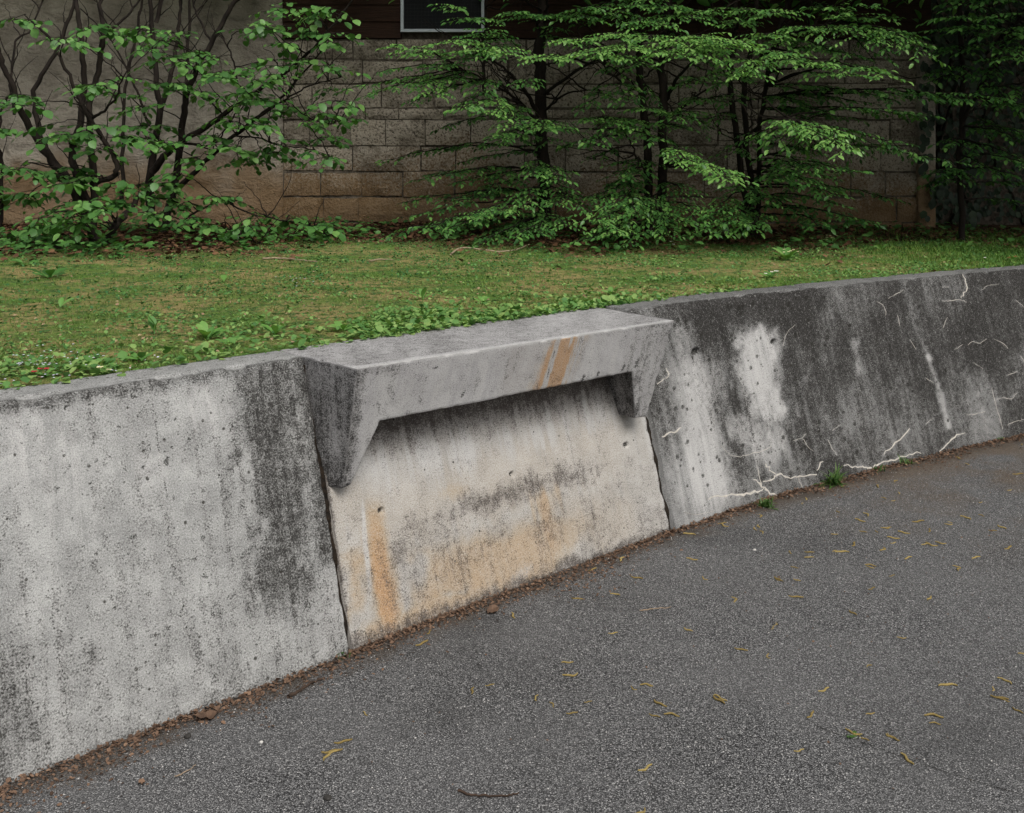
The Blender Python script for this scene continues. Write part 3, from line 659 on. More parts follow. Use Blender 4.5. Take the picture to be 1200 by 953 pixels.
M_asph = mat_asphalt()
gx = np.concatenate((np.arange(-40, -2, 1.6), np.arange(-2, 5.2, 0.035), np.arange(5.2, 42, 1.6)))
gy = np.concatenate((np.arange(-40, 1.6, 1.6), np.arange(1.6, 8.4, 0.035), np.arange(8.4, 46, 1.6)))
X, Y = np.meshgrid(gx, gy, indexing='ij'); V = np.stack((X, Y, 0 * X), -1).reshape(-1, 3)
V[:, 2] = (fbm(V[:, 0] * 1.1, V[:, 1] * 1.1, 0, 4, 71) - .5) * 0.02 + (fbm(V[:, 0] * 9, V[:, 1] * 9, 0, 3, 72) - .5) * 0.004
qx_, qy_ = pix(V); n1 = fbm(V[:, 0] * 3, V[:, 1] * 3, 0, 4, 73); n2 = fbm(V[:, 0] * 12, V[:, 1] * 12, 0, 3, 74)
R = np.zeros(len(V)); vis = V[:, 1] > 1.5
for (bx, by, rx, ry, k) in ((520, 835, 60, 26, .42), (600, 790, 90, 30, .3), (720, 700, 70, 18, .25), (840, 630, 70, 14, .55), (950, 640, 60, 14, .3), (560, 735, 60, 18, .6), (620, 870, 80, 30, .25), (1130, 870, 110, 60, .35), (820, 870, 60, 40, .2), (500, 760, 90, 22, .35)):
    R = np.maximum(R, k * np.exp(-((qx_ - bx) / rx) ** 2 - ((qy_ - by) / ry) ** 2) * (0.3 + 1.2 * n2))
foot_poly = np.vstack(((JL - LD * 4.2), JL, right_pts))
def foot_dist(v): return dseg(v[:, 0], v[:, 1], [tuple(p) for p in foot_poly[::3]] if len(foot_poly) < 10 else [tuple(foot_poly[0]), tuple(JL)] + [tuple(p) for p in right_pts[::4]])
fdist = foot_dist(V)
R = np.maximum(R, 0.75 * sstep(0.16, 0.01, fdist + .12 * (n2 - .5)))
R = R * vis + 0
G = 0.95 * sstep(0.22, 0.02, fdist + 0.15 * (n2 - .5)) + .72 * sstep(0.36, 0.66, n1) * sstep(.6, 2.8, V[:, 0]) * sstep(3.2, .6, fdist) + 0.6 * sstep(1.2, .2, fdist) * sstep(.5, 1.6, V[:, 0]) * n2
G = np.clip(G * .85, 0, 1) * vis; R = R * 1.0
i, j = np.meshgrid(np.arange(len(gx) - 1), np.arange(len(gy) - 1), indexing='ij'); w = len(gy)
q = np.stack((i * w + j, (i + 1) * w + j, (i + 1) * w + j + 1, i * w + j + 1), -1).reshape(-1)
road = obj('road', new_mesh('road', V, q, np.full(len(q) // 4, 4), M_asph, True, {'stain': ('FLOAT_COLOR', np.stack((R, G, 0 * R, 0 * R + 1), -1))}))
tag(road, kind='structure')
def road_z(x, y): return (fbm(np.asarray(x) * 1.1, np.asarray(y) * 1.1, 0, 4, 71) - .5) * 0.02 + (fbm(np.asarray(x) * 9, np.asarray(y) * 9, 0, 3, 72) - .5) * 0.004
def on_road(qx, qy):
    p = Pz(qx, qy, 0.0); p[2] = float(road_z(p[0], p[1])); return p
# a hairline seam across the asphalt
M_seam = mat_plain('seam_dirt', (0.010, 0.010, 0.009), (0.035, 0.03, 0.025), 60, 0.95)
sm_pts = crom(np.array([on_road(*p) for p in ((880, 800), (935, 832), (962, 852), (1010, 868), (1060, 888), (1110, 905), (1160, 920), (1260, 950), (1400, 1000))]), 14)
mbs = MB(); vv = []
for k, p in enumerate(sm_pts):
    wv = max(0, 0.0005 + 0.0028 * (vnoise(k * .21, 0.5, 0, 3) - .3)) * min(1, k / 30) * min(1, (len(sm_pts) - k) / 20); jt = rng.normal(0, 0.002); vv += [(p[0] + jt, p[1] + wv, p[2] + .0018), (p[0] + jt, p[1] - wv, p[2] + .0018)]
mbs.add(vv, [(2 * k, 2 * k + 1, 2 * k + 3, 2 * k + 2) for k in range(len(sm_pts) - 1)]); mbs.build('asphalt_seam', M_seam, road)

# ---------------------------------------------------------------- lawn
top_poly = []
for k in range(0, 30): top_poly.append(JL + LD * (-4.2 + 4.2 * k / 30) + inn(LD) * (BAT + TOPW - .03))
for k in range(0, 20): top_poly.append(JL + ND * (NL * k / 20) + inn(ND) * (BAT + TOPW - .03))
for p, n_ in zip(right_pts[::2], RN[::2]): top_poly.append(p + n_ * (BAT + TOPW - .03))
top_poly = np.array(top_poly)
YB = 10.5                                   # the building stands here
o_ = np.argsort(top_poly[:, 0])
def wall_y(x): return np.interp(x, top_poly[o_, 0], top_poly[o_, 1])
def lawn_z(x, y):
    d = np.maximum(np.asarray(y) - wall_y(x), 0.0)
    z = HT - 0.016 + 0.012 * np.minimum(d, 6.5) - 0.0
    z = z + (fbm(np.asarray(x) * .9, np.asarray(y) * .9, 0, 3, 81) - .5) * 0.05 * np.clip(d / .8, 0, 1) + (fbm(np.asarray(x) * 6, np.asarray(y) * 6, 0, 3, 82) - .5) * 0.022 * np.clip(d / .1, 0, 1)
    return z
def on_lawn(qx, qy):
    z = 0.95
    for _ in range(6):
        p = Pz(qx, qy, z); z = float(lawn_z(p[0], p[1]))
    p = Pz(qx, qy, z); return p
def soil_mask(x, y):                        # 0 lawn, 1 bare litter-covered soil under the shrubs
    x, y = np.asarray(x), np.asarray(y)
    edge = np.interp(x, [-5, -3.2, -2.2, -1.0, 0.5, 2.0, 3.2, 5.5, 8], [6.6, 7.0, 7.5, 8.3, 8.3, 8.4, 8.8, 9.2, 9.5])
    return sstep(-.8, .8, y - edge + 1.9 * (fbm(x * 1.7, y * 1.7, 0, 4, 83) - .5))
def mat_lawn():
    m, nt, b, out = mat_new('mossy_ground'); g = N(nt); p = g.coord('Object'); s = g.attr('soil').outputs['Fac']
    a, bb, c_ = g.noise(p, 2.2, 5, .6), g.noise(p, 14, 5, .65), g.noise(p, 110, 4, .7)
    c = g.mix(g.sm(a, .38, .62), (0.115, 0.225, 0.040), (0.38, 0.30, 0.125))
    c = g.mix(g.sm(bb, .48, .60), c, (0.075, 0.145, 0.036)); c = g.mix(g.sm(c_, .52, .72), c, (0.36, 0.29, 0.16)); c = g.mix(g.sm(c_, .45, .25), c, (0.045, 0.045, 0.018))
    so = g.mix(g.sm(bb, .4, .65), (0.032, 0.017, 0.010), (0.070, 0.036, 0.020)); so = g.mix(g.sm(c_, .5, .75), so, (0.13, 0.07, 0.04))
    c = g.mix(s, c, so)
    g._set(b.inputs['Base Color'], c); b.inputs['Roughness'].default_value = .95; b.inputs['Specular IOR Level'].default_value = .1
    g.bump(g.math('ADD', c_, g.math('MULTIPLY', bb, 1.5)), 1.0, .02, b); return m
ux = np.concatenate((np.arange(-10, -3.3, .3), np.arange(-3.3, 5.6, .05), np.arange(5.6, 16, .3)))
tt = np.concatenate((np.linspace(0, .5, 60, endpoint=False), np.linspace(.5, 1, 40)))
X = ux[:, None] + 0 * tt[None]; y0 = wall_y(ux)
y0 = np.where(ux < top_poly[:, 0].min(), top_poly[0, 1], y0); Y = y0[:, None] + (14.0 - y0)[:, None] * tt[None] ** 1.3
Z = lawn_z(X, Y); V = np.stack((X, Y, Z), -1)
skirt = V[:, :1].copy(); skirt[..., 2] = 0.3; V = np.concatenate((skirt, V), 1); w = V.shape[1]; V = V.reshape(-1, 3)
i, j = np.meshgrid(np.arange(len(ux) - 1), np.arange(w - 1), indexing='ij')
q = np.stack((i * w + j, (i + 1) * w + j, (i + 1) * w + j + 1, i * w + j + 1), -1).reshape(-1)
lawn = obj('lawn', new_mesh('lawn', V, q, np.full(len(q) // 4, 4), mat_lawn(), True, {'soil': ('FLOAT', soil_mask(V[:, 0], V[:, 1]))}))
tag(lawn, kind='structure')
# ---------------------------------------------------------------- building
KX = YB / F
def bxx(qx): return (qx - CX) * KX
def bzz(qy): return CAM_H + (HY - qy) * KX
def mat_block():
    m, nt, b, out = mat_new('concrete_block'); g = N(nt)
    geo = nt.nodes.new('ShaderNodeNewGeometry'); p = geo.outputs['Position']; oi = nt.nodes.new('ShaderNodeObjectInfo').outputs['Random']
    a, f, c_ = g.noise(p, 5, 6, .65), g.noise(p, 46, 6, .7), g.noise(p, 1.2, 4, .6)
    c = g.mix(oi, (0.18, 0.152, 0.115), (0.42, 0.365, 0.285)); c = g.mix(g.sm(a, .4, .65), c, (0.42, 0.37, 0.295)); c = g.mix(g.sm(f, .52, .34), c, (0.06, 0.048, 0.035)); c = g.mix(g.math('MULTIPLY', g.sm(f, .56, .68), .6), c, (0.46, 0.42, 0.35))
    z = g.math('ADD', g.sepx(p)[2], g.math('MULTIPLY', g.math('ADD', g.math('SUBTRACT', c_, .5), g.math('SUBTRACT', f, .5)), 1.3))
    c = g.mix(g.math('MULTIPLY', g.sm(z, 1.8, 1.15), .8), c, g.mix(a, (0.15, 0.088, 0.038), (0.27, 0.165, 0.075)))      # splashed earth
    g._set(b.inputs['Base Color'], c); b.inputs['Roughness'].default_value = .95; b.inputs['Specular IOR Level'].default_value = .1
    g.bump(g.math('ADD', f, g.math('MULTIPLY', a, 1.2)), 1.0, .03, b); return m
def mat_plaster():
    m, nt, b, out = mat_new('old_render'); g = N(nt)
    geo = nt.nodes.new('ShaderNodeNewGeometry'); p = geo.outputs['Position']
    a, f, c_ = g.noise(p, 2.2, 6, .6), g.noise(p, 40, 5, .65), g.noise(g.mapv(p, (2.2, 1, 4)), 2.4, 6, .65, .8)
    c = g.mix(g.sm(a, .35, .65), (0.25, 0.222, 0.18), (0.40, 0.36, 0.295)); c = g.mix(g.math('MULTIPLY', g.sm(c_, .5, .36), .5), c, (0.10, 0.085, 0.065))
    z = g.math('ADD', g.sepx(p)[2], g.math('MULTIPLY', g.math('SUBTRACT', a, .5), .8))
    c = g.mix(g.math('MULTIPLY', g.sm(z, 1.85, 1.25), .8), c, g.mix(f, (0.14, 0.082, 0.036), (0.26, 0.16, 0.075)))
    g._set(b.inputs['Base Color'], c); b.inputs['Roughness'].default_value = .95; b.inputs['Specular IOR Level'].default_value = .1
    g.bump(g.math('ADD', g.math('MULTIPLY', c_, 2.0), f), .9, .02, b); return m
M_block, M_plaster = mat_block(), mat_plaster()
M_mortar = mat_plain('mortar', (0.04, 0.032, 0.024), (0.20, 0.17, 0.13), 25, .95, .02)
M_board = mat_plain('stained_board', (0.016, 0.008, 0.005), (0.042, 0.020, 0.011), 6, .8, .01, .2, (1, 1, 14))
M_frame = mat_plain('window_metal', (0.40, 0.45, 0.48), (0.52, 0.56, 0.59), 18, .55, 0, .5)
M_glass, _nt, _b, _o = mat_new('dark_glass'); _b.inputs['Base Color'].default_value = (0.008, 0.009, 0.01, 1); _b.inputs['Roughness'].default_value = .3; _b.inputs['Specular IOR Level'].default_value = .12
M_roof = mat_plain('roof_tile', (0.10, 0.05, 0.035), (0.18, 0.09, 0.06), 8, .9, .01)
bld = thing('building', (0, YB, 0.9), 'old building of grey concrete blocks, plaster and dark brown boards behind the trees', 'building')
BO = np.array((0, YB, 0.9))
XL, XR, XE = -9.0, 4.12, bxx(331)
# backing body
mb = MB(); mb.box((XL, YB + .10, .2), (XR, YB + 6, 6.0)); mb.build('wall_core', M_mortar, bld, False, BO)
# rough plaster at the left
xs, zs = np.arange(XL, XE + .001, .04), np.arange(.7, 5.9, .04)
xs[-1] = XE
X, Z = np.meshgrid(xs, zs, indexing='ij')
low_ = sstep(2.2, 1.5, Z + .5 * (fbm(X * .6, Z * .6, 0, 3, 5) - .5))
Yp = YB - .012 - .05 * (fbm(X * 1.2, Z * 1.6, 0, 4, 91) - .5) - low_ * .05 * (fbm(X * 1.6, Z * 9, 0, 4, 92) - .5) - .012 * (fbm(X * 9, Z * 9, 0, 3, 93) - .5)
V = np.stack((X, Yp, Z), -1); bk = V[-1:].copy(); bk[..., 1] = YB + .12; V = np.concatenate((V, bk), 0); nzz = len(zs); V = V.reshape(-1, 3) - BO
i, j = np.meshgrid(np.arange(len(xs)), np.arange(nzz - 1), indexing='ij')
q = np.stack((i * nzz + j, (i + 1) * nzz + j, (i + 1) * nzz + j + 1, i * nzz + j + 1), -1).reshape(-1)
obj('plaster_wall', new_mesh('plaster_wall', V, q, np.full(len(q) // 4, 4), M_plaster), bld)
# block masonry
mb = MB(); mb.box((XE + .002, YB + .022, .6), (XR - .01, YB + .099, bzz(46))); mas = mb.build('masonry', M_mortar, bld, False, BO)
rows = [322, 291, 260.5, 231, 201, 171, 140, 127, 98, 70, 46]
rb = random.Random(21)
def block_mesh(w, h, d=.07):
    nu, nv = 6, 4; v = []; sd = rb.random() * 99
    for i in range(nu):
        for j in range(nv):
            e = i in (0, nu - 1) or j in (0, nv - 1); x_ = (i / (nu - 1) - .5) * w; z_ = j / (nv - 1) * h
            v.append((x_ + (rb.uniform(-.004, .001) * (1 if i else -1) if i in (0, nu - 1) else 0), (.012 if e else -.004) + .022 * (float(vnoise(x_ * 7 + sd, z_ * 9, 0, 5)) - .5) + rb.uniform(-.004, .004), z_ + (rb.uniform(-.007, .002) * (1 if j else -1) if j in (0, nv - 1) else 0)))
    f = [(i * nv + j, (i + 1) * nv + j, (i + 1) * nv + j + 1, i * nv + j + 1) for i in range(nu - 1) for j in range(nv - 1)]
    ring = [i * nv for i in range(nu)] + [(nu - 1) * nv + j for j in range(1, nv)] + [i * nv + nv - 1 for i in range(nu - 2, -1, -1)] + [j for j in range(nv - 2, 0, -1)]
    n0 = len(v); v += [(v[k][0], d, v[k][2]) for k in ring]
    for a in range(len(ring)): b_ = (a + 1) % len(ring); f.append((ring[a], n0 + a, n0 + b_, ring[b_]))
    return v, f
def block_mesh_plain(w, h, d=.07):
    c = .010; jt = lambda s_: rb.uniform(-s_, s_)
    fr_ = [(-w / 2 + c + jt(.006), 0 + jt(.006), c + jt(.006)), (w / 2 - c + jt(.006), jt(.006), c + jt(.006)), (w / 2 - c + jt(.006), jt(.006), h - c + jt(.006)), (-w / 2 + c + jt(.006), jt(.006), h - c + jt(.006))]
    md = [(-w / 2, .014, 0), (w / 2, .014, 0), (w / 2, .014, h), (-w / 2, .014, h)]; bk_ = [(x, d, z) for x, _, z in md]
    # front face carried on a small fan so it is not dead flat
    ce = (jt(.05), -.004 + jt(.006), h / 2 + jt(.03))
    v = fr_ + md + bk_ + [ce]; f = [(0, 1, 12), (1, 2, 12), (2, 3, 12), (3, 0, 12)]
    for k in range(4): k2 = (k + 1) % 4; f += [(k, k + 4, k2 + 4, k2)[::-1][::-1], (k + 4, k + 8, k2 + 8, k2 + 4)]
    return v, f
for r in range(len(rows) - 1):
    z0, z1 = bzz(rows[r]), bzz(rows[r + 1]); h = z1 - z0; x = XE + .004 + (0 if r % 2 else -.0)
    first = True
    while x < XR - .05:
        w = rb.choice((.34, .40, .44, .48, .52, .60, .68)) if h > .15 else rb.uniform(.25, .45)
        if first and r % 2: w *= .55
        first = False
        if x + w > XR - .2: w = XR - x
        g_ = rb.choice((.002, .003, .006, .014, .02, .026)); gh = rb.choice((.002, .003, .006, .014, .022, .028))
        v, f = block_mesh(w - g_, h - gh); mb = MB(); mb.add(v, f)
        o = mb.build('block', M_block, mas, False); o.location = (x + w / 2 , -.006 + rb.uniform(-.010, .008), z0 + gh / 2 - BO[2])
        x += w
# dark boards above the blocks
zb = bzz(45); k = 0
wx0, wx1, wz0, wz1 = bxx(470), bxx(567.5), bzz(38), bzz(38) + .95
while zb < 5.9:
    hgt = .165
    spans = [(XE + .003, XR)]
    if zb + hgt > wz0 - .02 and zb < wz1 + .02 and not (zb < wz0 - .1): spans = [(XE + .003, wx0 - .001), (wx1 + .001, XR)]
    for (a, b_) in spans:
        for sx in ([(a, b_)] if b_ - a < 2.4 else [(a, a + (b_ - a) * .48), (a + (b_ - a) * .48 + .004, b_)]):
            jt = rb.uniform(-.004, .004); mb = MB()
            v = [(sx[0], YB - .02 + jt, zb), (sx[1], YB - .02 + jt, zb), (sx[1], YB - .006 + jt, zb + hgt + .004), (sx[0], YB - .006 + jt, zb + hgt + .004), (sx[0], YB + .10, zb), (sx[1], YB + .10, zb), (sx[1], YB + .10, zb + hgt - .004), (sx[0], YB + .10, zb + hgt - .004)]
            mb.add(np.array(v) - BO, [(0, 1, 2, 3), (0, 4, 5, 1), (3, 2, 6, 7), (1, 5, 6, 2), (0, 3, 7, 4)]); mb.build('board', M_board, bld, False)
    zb += hgt
# window: metal frame, dark pane, wire mesh
win = MB(); fw = .028
for lo_, hi_ in (((wx0, YB - .045, wz0), (wx0 + fw, YB + .02, wz1)), ((wx1 - fw, YB - .045, wz0), (wx1, YB + .02, wz1)), ((wx0 + fw, YB - .043, wz0), (wx1 - fw, YB + .02, wz0 + fw)), ((wx0 + fw, YB - .043, wz1 - fw), (wx1 - fw, YB + .02, wz1))): win.box(lo_, hi_)
wo_ = win.build('window_frame', M_frame, bld, False, BO)
mb = MB(); mb.box((wx0 + fw * .5, YB + .004, wz0 + fw * .5), (wx1 - fw * .5, YB + .014, wz1 - fw * .5)); mb.build('pane', M_glass, wo_, False, BO)
M_wire = mat_plain('wire', (0.008, 0.008, 0.008), (0.016, 0.016, 0.016), 10, .6)
mb = MB()
for xx in np.arange(wx0 + .06, wx1 - .04, .035): mb.box((xx, YB - .010, wz0 + fw), (xx + .0025, YB - .0075, wz1 - fw))
for zz_ in np.arange(wz0 + .06, wz1 - .04, .035): mb.box((wx0 + fw, YB - .0072, zz_), (wx1 - fw, YB - .0047, zz_ + .0025))
tag(mb.build('wire_mesh', M_wire, wo_, False, BO), kind='stuff')
# corner pier with broken plaster, and unseen eaves added to shade the wall
xs, zs = np.linspace(bxx(1074), XR + .03, 9), np.arange(.75, 2.78, .05)
X, Z = np.meshgrid(xs, zs, indexing='ij'); Yp = YB - .05 - .035 * (fbm(X * 4, Z * 4, 0, 4, 95) - .5); V = np.stack((X, Yp, Z), -1)
e0, e1 = V[:1].copy(), V[-1:].copy(); e0[..., 1] = YB + .05; e1[..., 1] = YB + .4; V = np.concatenate((e0, V, e1), 0); nzz = len(zs); nx_ = V.shape[0]; V = V.reshape(-1, 3) - BO
i, j = np.meshgrid(np.arange(nx_ - 1), np.arange(nzz - 1), indexing='ij')
q = np.stack((i * nzz + j, (i + 1) * nzz + j, (i + 1) * nzz + j + 1, i * nzz + j + 1), -1).reshape(-1)
obj('corner_pier', new_mesh('corner_pier', V, q, np.full(len(q) // 4, 4), M_plaster), bld)
mb = MB(); rfv = [(XL, YB - 1.1, 5.75), (XR + .6, YB - 1.1, 5.75), (XR + .6, YB + 3, 7.6), (XL, YB + 3, 7.6), (XL, YB + 7, 5.75), (XR + .6, YB + 7, 5.75), (XL, YB - 1.1, 5.9), (XR + .6, YB - 1.1, 5.9), (XR + .6, YB + 3, 7.75), (XL, YB + 3, 7.75), (XL, YB + 7, 5.9), (XR + .6, YB + 7, 5.9)]
mb.add(np.array(rfv) - BO, [(0, 3, 2, 1), (3, 4, 5, 2), (6, 7, 8, 9), (9, 8, 11, 10), (0, 1, 7, 6), (4, 10, 11, 5), (0, 6, 9, 10, 4, 3), (1, 2, 5, 11, 8, 7)]); mb.build('roof', M_roof, bld, False)
# ---------------------------------------------------------------- shrubs and trees
M_bark = mat_plain('dark_bark', (0.007, 0.005, 0.004), (0.026, 0.019, 0.014), 30, .9, .01, .2, (1, 1, .3))
M_hazel = mat_leaf('hazel_leaf', (0.030, 0.095, 0.022), (0.100, 0.245, 0.055), (0.215, 0.400, 0.105), .35, .45, .45)
M_horn = mat_leaf('hornbeam_leaf', (0.026, 0.090, 0.020), (0.095, 0.240, 0.050), (0.235, 0.430, 0.105), .35, .45, .45)
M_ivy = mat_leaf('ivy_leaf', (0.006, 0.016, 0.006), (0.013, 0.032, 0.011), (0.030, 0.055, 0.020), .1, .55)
class Foliage:
    def __init__(s): s.o, s.d, s.u, s.s, s.r = [], [], [], [], []
    def leaf(s, o, d, u, sc, r): s.o.append(o); s.d.append(d); s.u.append(u); s.s.append(sc); s.r.append(r)
    def build(s, name, mat, T, parent, origin):
        return obj(name, leaves_mesh(name, mat, T, np.array(s.o) - origin, s.d, s.u, np.array(s.s), np.array(s.r)), parent)
R_ = random.Random(77)
def gz(): return R_.gauss(0, 1)
def unit(v): return v / (np.linalg.norm(v) + 1e-9)
UPV = np.array((0, 0, 1.0))
def wob(pts, amp, m=5):
    c = crom(pts, m); n = len(c); j = np.array([(gz(), gz(), gz() * .5) for _ in range(n)]) * amp; j[0] = 0; j[-1] = 0
    return c + j
def taper(n, r0, r1, p=.8): return r0 + (r1 - r0) * np.linspace(0, 1, n) ** p

def spray(wood, fol, a, tip, width, leaf, start=.3, sag=.035, tone=0.0, dens=1.0, r0=.010):
    """A flat, drooping branch spray as hornbeams carry them: main twig, alternate side twigs, two rows of leaves on each."""
    a, tip = np.asarray(a, float), np.asarray(tip, float); L = np.linalg.norm(tip - a)
    mid = (a + tip) / 2 + UPV * sag * L + np.array((gz(), gz(), gz() * .3)) * .05 * L
    c = wob([a, mid, tip], .006 * L + .003, 7); n = len(c); wood.tube(c, taper(n, max(r0, .004 + .005 * L), .002), 5)
    seg = np.linalg.norm(np.diff(c, axis=0), axis=1).sum(); nt_ = max(4, int(seg * (1 - start) / .066 * dens)); side = 1
    for k in range(nt_):
        t = start + (1 - start) * (k + R_.uniform(0, .6)) / nt_; x = min(t, .999) * (n - 1); i = int(x); p = c[i] + (c[min(i + 1, n - 1)] - c[i]) * (x - i)
        md = unit(c[min(i + 1, n - 1)] - c[max(i - 1, 0)]); side = -side
        lat = unit(np.cross(UPV, md)) * side
        sdv = unit(md * R_.uniform(.55, 1.0) + lat * R_.uniform(.6, 1.0) + UPV * R_.uniform(-.12, .08))
        sl_ = width * R_.uniform(.45, 1.05) * (1.0 - .55 * t) * (0.55 + .9 * min(1, (t - start) * 5 + .2)) 
        m = 5; q = np.array([p + sdv * sl_ * u_ - UPV * .12 * sl_ * u_ * u_ for u_ in np.linspace(0, 1, m)])
        wood.tube(q, taper(m, .003, .0012), 4, cap=False)
        nl = max(2, int(sl_ / (leaf * .46) * dens)); ls = 1
        for e in range(nl + 1):
            u_ = (e + .6) / (nl + .6); u_ = min(u_, 1.0); o = p + sdv * sl_ * u_ - UPV * .12 * sl_ * u_ * u_
            ls = -ls; td = unit(sdv - UPV * .2 * u_); lt = unit(np.cross(UPV, td)) * ls
            ld = td if e == nl else unit(td * .75 + lt * .8)
            ld = unit(ld + np.array((gz(), gz(), 0)) * .22 - UPV * R_.uniform(.02, .34))
            up = unit(UPV + np.array((gz() * .25, gz() * .25 - .22, 0)))
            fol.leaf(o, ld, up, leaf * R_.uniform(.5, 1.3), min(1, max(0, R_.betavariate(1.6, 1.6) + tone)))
def cluster(wood, fol, frm, c, rad, n, leaf, tone=0.0):
    """A loose hazel shoot: a twig with leaves hanging off it in all directions."""
    frm, c = np.asarray(frm, float), np.asarray(c, float)
    pts = wob([frm, (frm + c) / 2 + np.array((gz() * .03, gz() * .03, .04)), c], .006, 5); wood.tube(pts, taper(len(pts), .006, .002), 4, cap=False)
    for sh in range(max(3, int(n / 2.7))):                                   # short side shoots, leaves set alternately
        ang = R_.uniform(0, 6.283); Ls = rad * R_.uniform(.8, 1.7); sdir = unit(np.array((math.cos(ang), math.sin(ang) * .8 - .15, R_.uniform(-.25, .30)))); m = R_.randint(4, 6); sd_ = 1
        o0 = pts[-1 - R_.randrange(0, 3)]; q = np.array([o0 + sdir * Ls * u_ - UPV * .25 * Ls * u_ * u_ for u_ in np.linspace(0, 1, m + 1)]); wood.tube(q, taper(len(q), .0026, .0012), 4, cap=False)
        for e in range(1, m + 1):
            sd_ = -sd_; lat = unit(np.cross(UPV, sdir)) * sd_; ld = sdir if e == m else unit(sdir * .6 + lat)
            ld = unit(ld + np.array((gz(), gz() - .2, 0)) * .25 - UPV * R_.uniform(.15, .75)); up = unit(UPV + np.array((gz() * .3, -R_.uniform(.0, .6), 0)))
            fol.leaf(q[e] + ld * .008, ld, up, leaf * R_.choice((.45, .6, .8, .95, 1.05, 1.2)) * R_.uniform(.85, 1.15), min(1, max(0, R_.betavariate(2, 2) + tone)))
    for k in range(0):
        ang = R_.uniform(0, 6.283); rr = rad * math.sqrt(R_.random()); o = c + np.array((math.cos(ang) * rr * 1.25, math.sin(ang) * rr, gz() * rad * .30 - rr * .15))
        if k % 3 == 0:
            wood.tube(np.array([c + np.array((0, 0, .01)), (c + o) / 2 + np.array((0, 0, .02)), o]), [.0025, .002, .0012], 4, cap=False)
        ld = unit(np.array((math.cos(ang) + gz() * .5, math.sin(ang) + gz() * .5 - .35, -R_.uniform(.15, 1.0))))
        up = unit(UPV + np.array((gz() * .35, -R_.uniform(.1, .8), 0)))
        fol.leaf(o, ld, up, leaf * R_.uniform(.55, 1.15), min(1, max(0, R_.betavariate(2, 2) + tone)))
def shade_crown_above(fol, cx, cy, rx, ry, z0, z1, n, leaf):
    """The part of the crown above the picture, unseen, made dense to shade the background."""
    for _ in range(n):
        a = R_.uniform(0, 6.283); r = math.sqrt(R_.random()); t = R_.random(); w = math.sqrt(max(.1, 1 - (t * 1.25 - .35) ** 2))
        cl = np.array((cx + math.cos(a) * r * rx * w, cy + math.sin(a) * r * ry * w, z0 + t * (z1 - z0) + gz() * .1))
        ang = R_.uniform(0, 6.283); fol.leaf(cl, unit(np.array((math.cos(ang), math.sin(ang), -R_.uniform(.1, .8)))), unit(UPV + np.array((gz(), gz(), 0)) * .4), leaf * R_.uniform(.7, 1.2), R_.random())
Z1 = 2.978
def zs1(pts, Y0, Y1): return [P(x / Z1, y / Z1, Y0 + (Y1 - Y0) * k / (len(pts) - 1)) for k, (x, y) in enumerate(pts)]

def nearest(stems, p, zw=1.0):
    best, bd = None, 1e9
    for s in stems:
        d = np.linalg.norm((s - p) * np.array((1, .5, zw)) , axis=1) + .25 * np.maximum(0, s[:, 2] - p[2] + .1); k = int(np.argmin(d))
        if d[k] < bd: bd, best = d[k], s[k]
    return best
def shrub(name, label, base, stems, clusters, leaf, group, above=(0, 0, 0)):
    base = np.asarray(base, float); t = thing(name, base, label, 'shrub', group); wood, fol = MB(), Foliage(); lines = []
    for pts, r0, r1 in stems:
        c = wob(pts, .006, 6); wood.tube(c, taper(len(c), r0, r1), 7); lines.append(c)
        for _ in range(4):                                            # bare side twigs
            k = R_.randrange(len(c) // 4, len(c)); d = unit(np.array((gz(), gz() * .5, .7 + abs(gz())))); Lt = R_.uniform(.2, .55)
            q = wob([c[k], c[k] + d * Lt * .5 + np.array((gz(), gz(), 0)) * .03, c[k] + d * Lt], .006, 4); wood.tube(q, taper(len(q), .006, .0018), 4, cap=False)
    for (cx_, cy_, Yc, rad, n) in clusters:
        p = P(cx_, cy_, Yc); cluster(wood, fol, nearest(lines, p), p, rad, n, leaf, R_.uniform(-.15, .2))
    if above[2]: shade_crown_above(fol, above[0], above[1], 1.3, .9, 3.35, 5.2, above[2], .13)
    wood.build('stems', M_bark, t, True, base); fol.build('crown', M_hazel, LEAF_HAZEL, t, base)
bA, bB = on_lawn(115, 286), on_lawn(188, 274)
YA, YBb = bA[1], bB[1]
def root(pts, b): return [b + np.array((R_.uniform(-.06, .06), R_.uniform(-.05, .05), -.06))] + pts
stA = [(root(zs1([(250, 650), (170, 545), (80, 400), (40, 290), (0, 190), (-60, 60)], YA, YA - .2), bA), .040, .014),
       (root(zs1([(300, 700), (255, 560), (280, 420), (295, 280), (285, 130), (265, 0), (255, -120)], YA, YA + .1), bA), .036, .014),
       (zs1([(250, 650), (160, 520), (128, 410), (125, 300), (190, 190), (240, 60), (275, -60)], YA, YA + .3), .026, .012),
       (root(zs1([(330, 640), (310, 420), (340, 250), (360, 120), (345, 0), (340, -100)], YA, YA + .2), bA), .034, .013),
       (zs1([(330, 640), (410, 600), (370, 500), (290, 370), (230, 240), (170, 130), (100, 70)], YA, YA - .2), .024, .008),
       (zs1([(310, 420), (345, 400), (400, 350), (430, 270)], YA, YA - .3), .014, .006),
       (zs1([(345, 250), (365, 130), (430, 70), (495, -10)], YA + .1, YA + .2), .015, .007),
       (zs1([(50, 400), (40, 300), (55, 150), (110, 100), (150, 0)], YA + .1, YA + .3), .012, .006),
       (root(zs1([(400, 790), (440, 750), (480, 690)], YA, YA + .4), bA), .036, .02)]
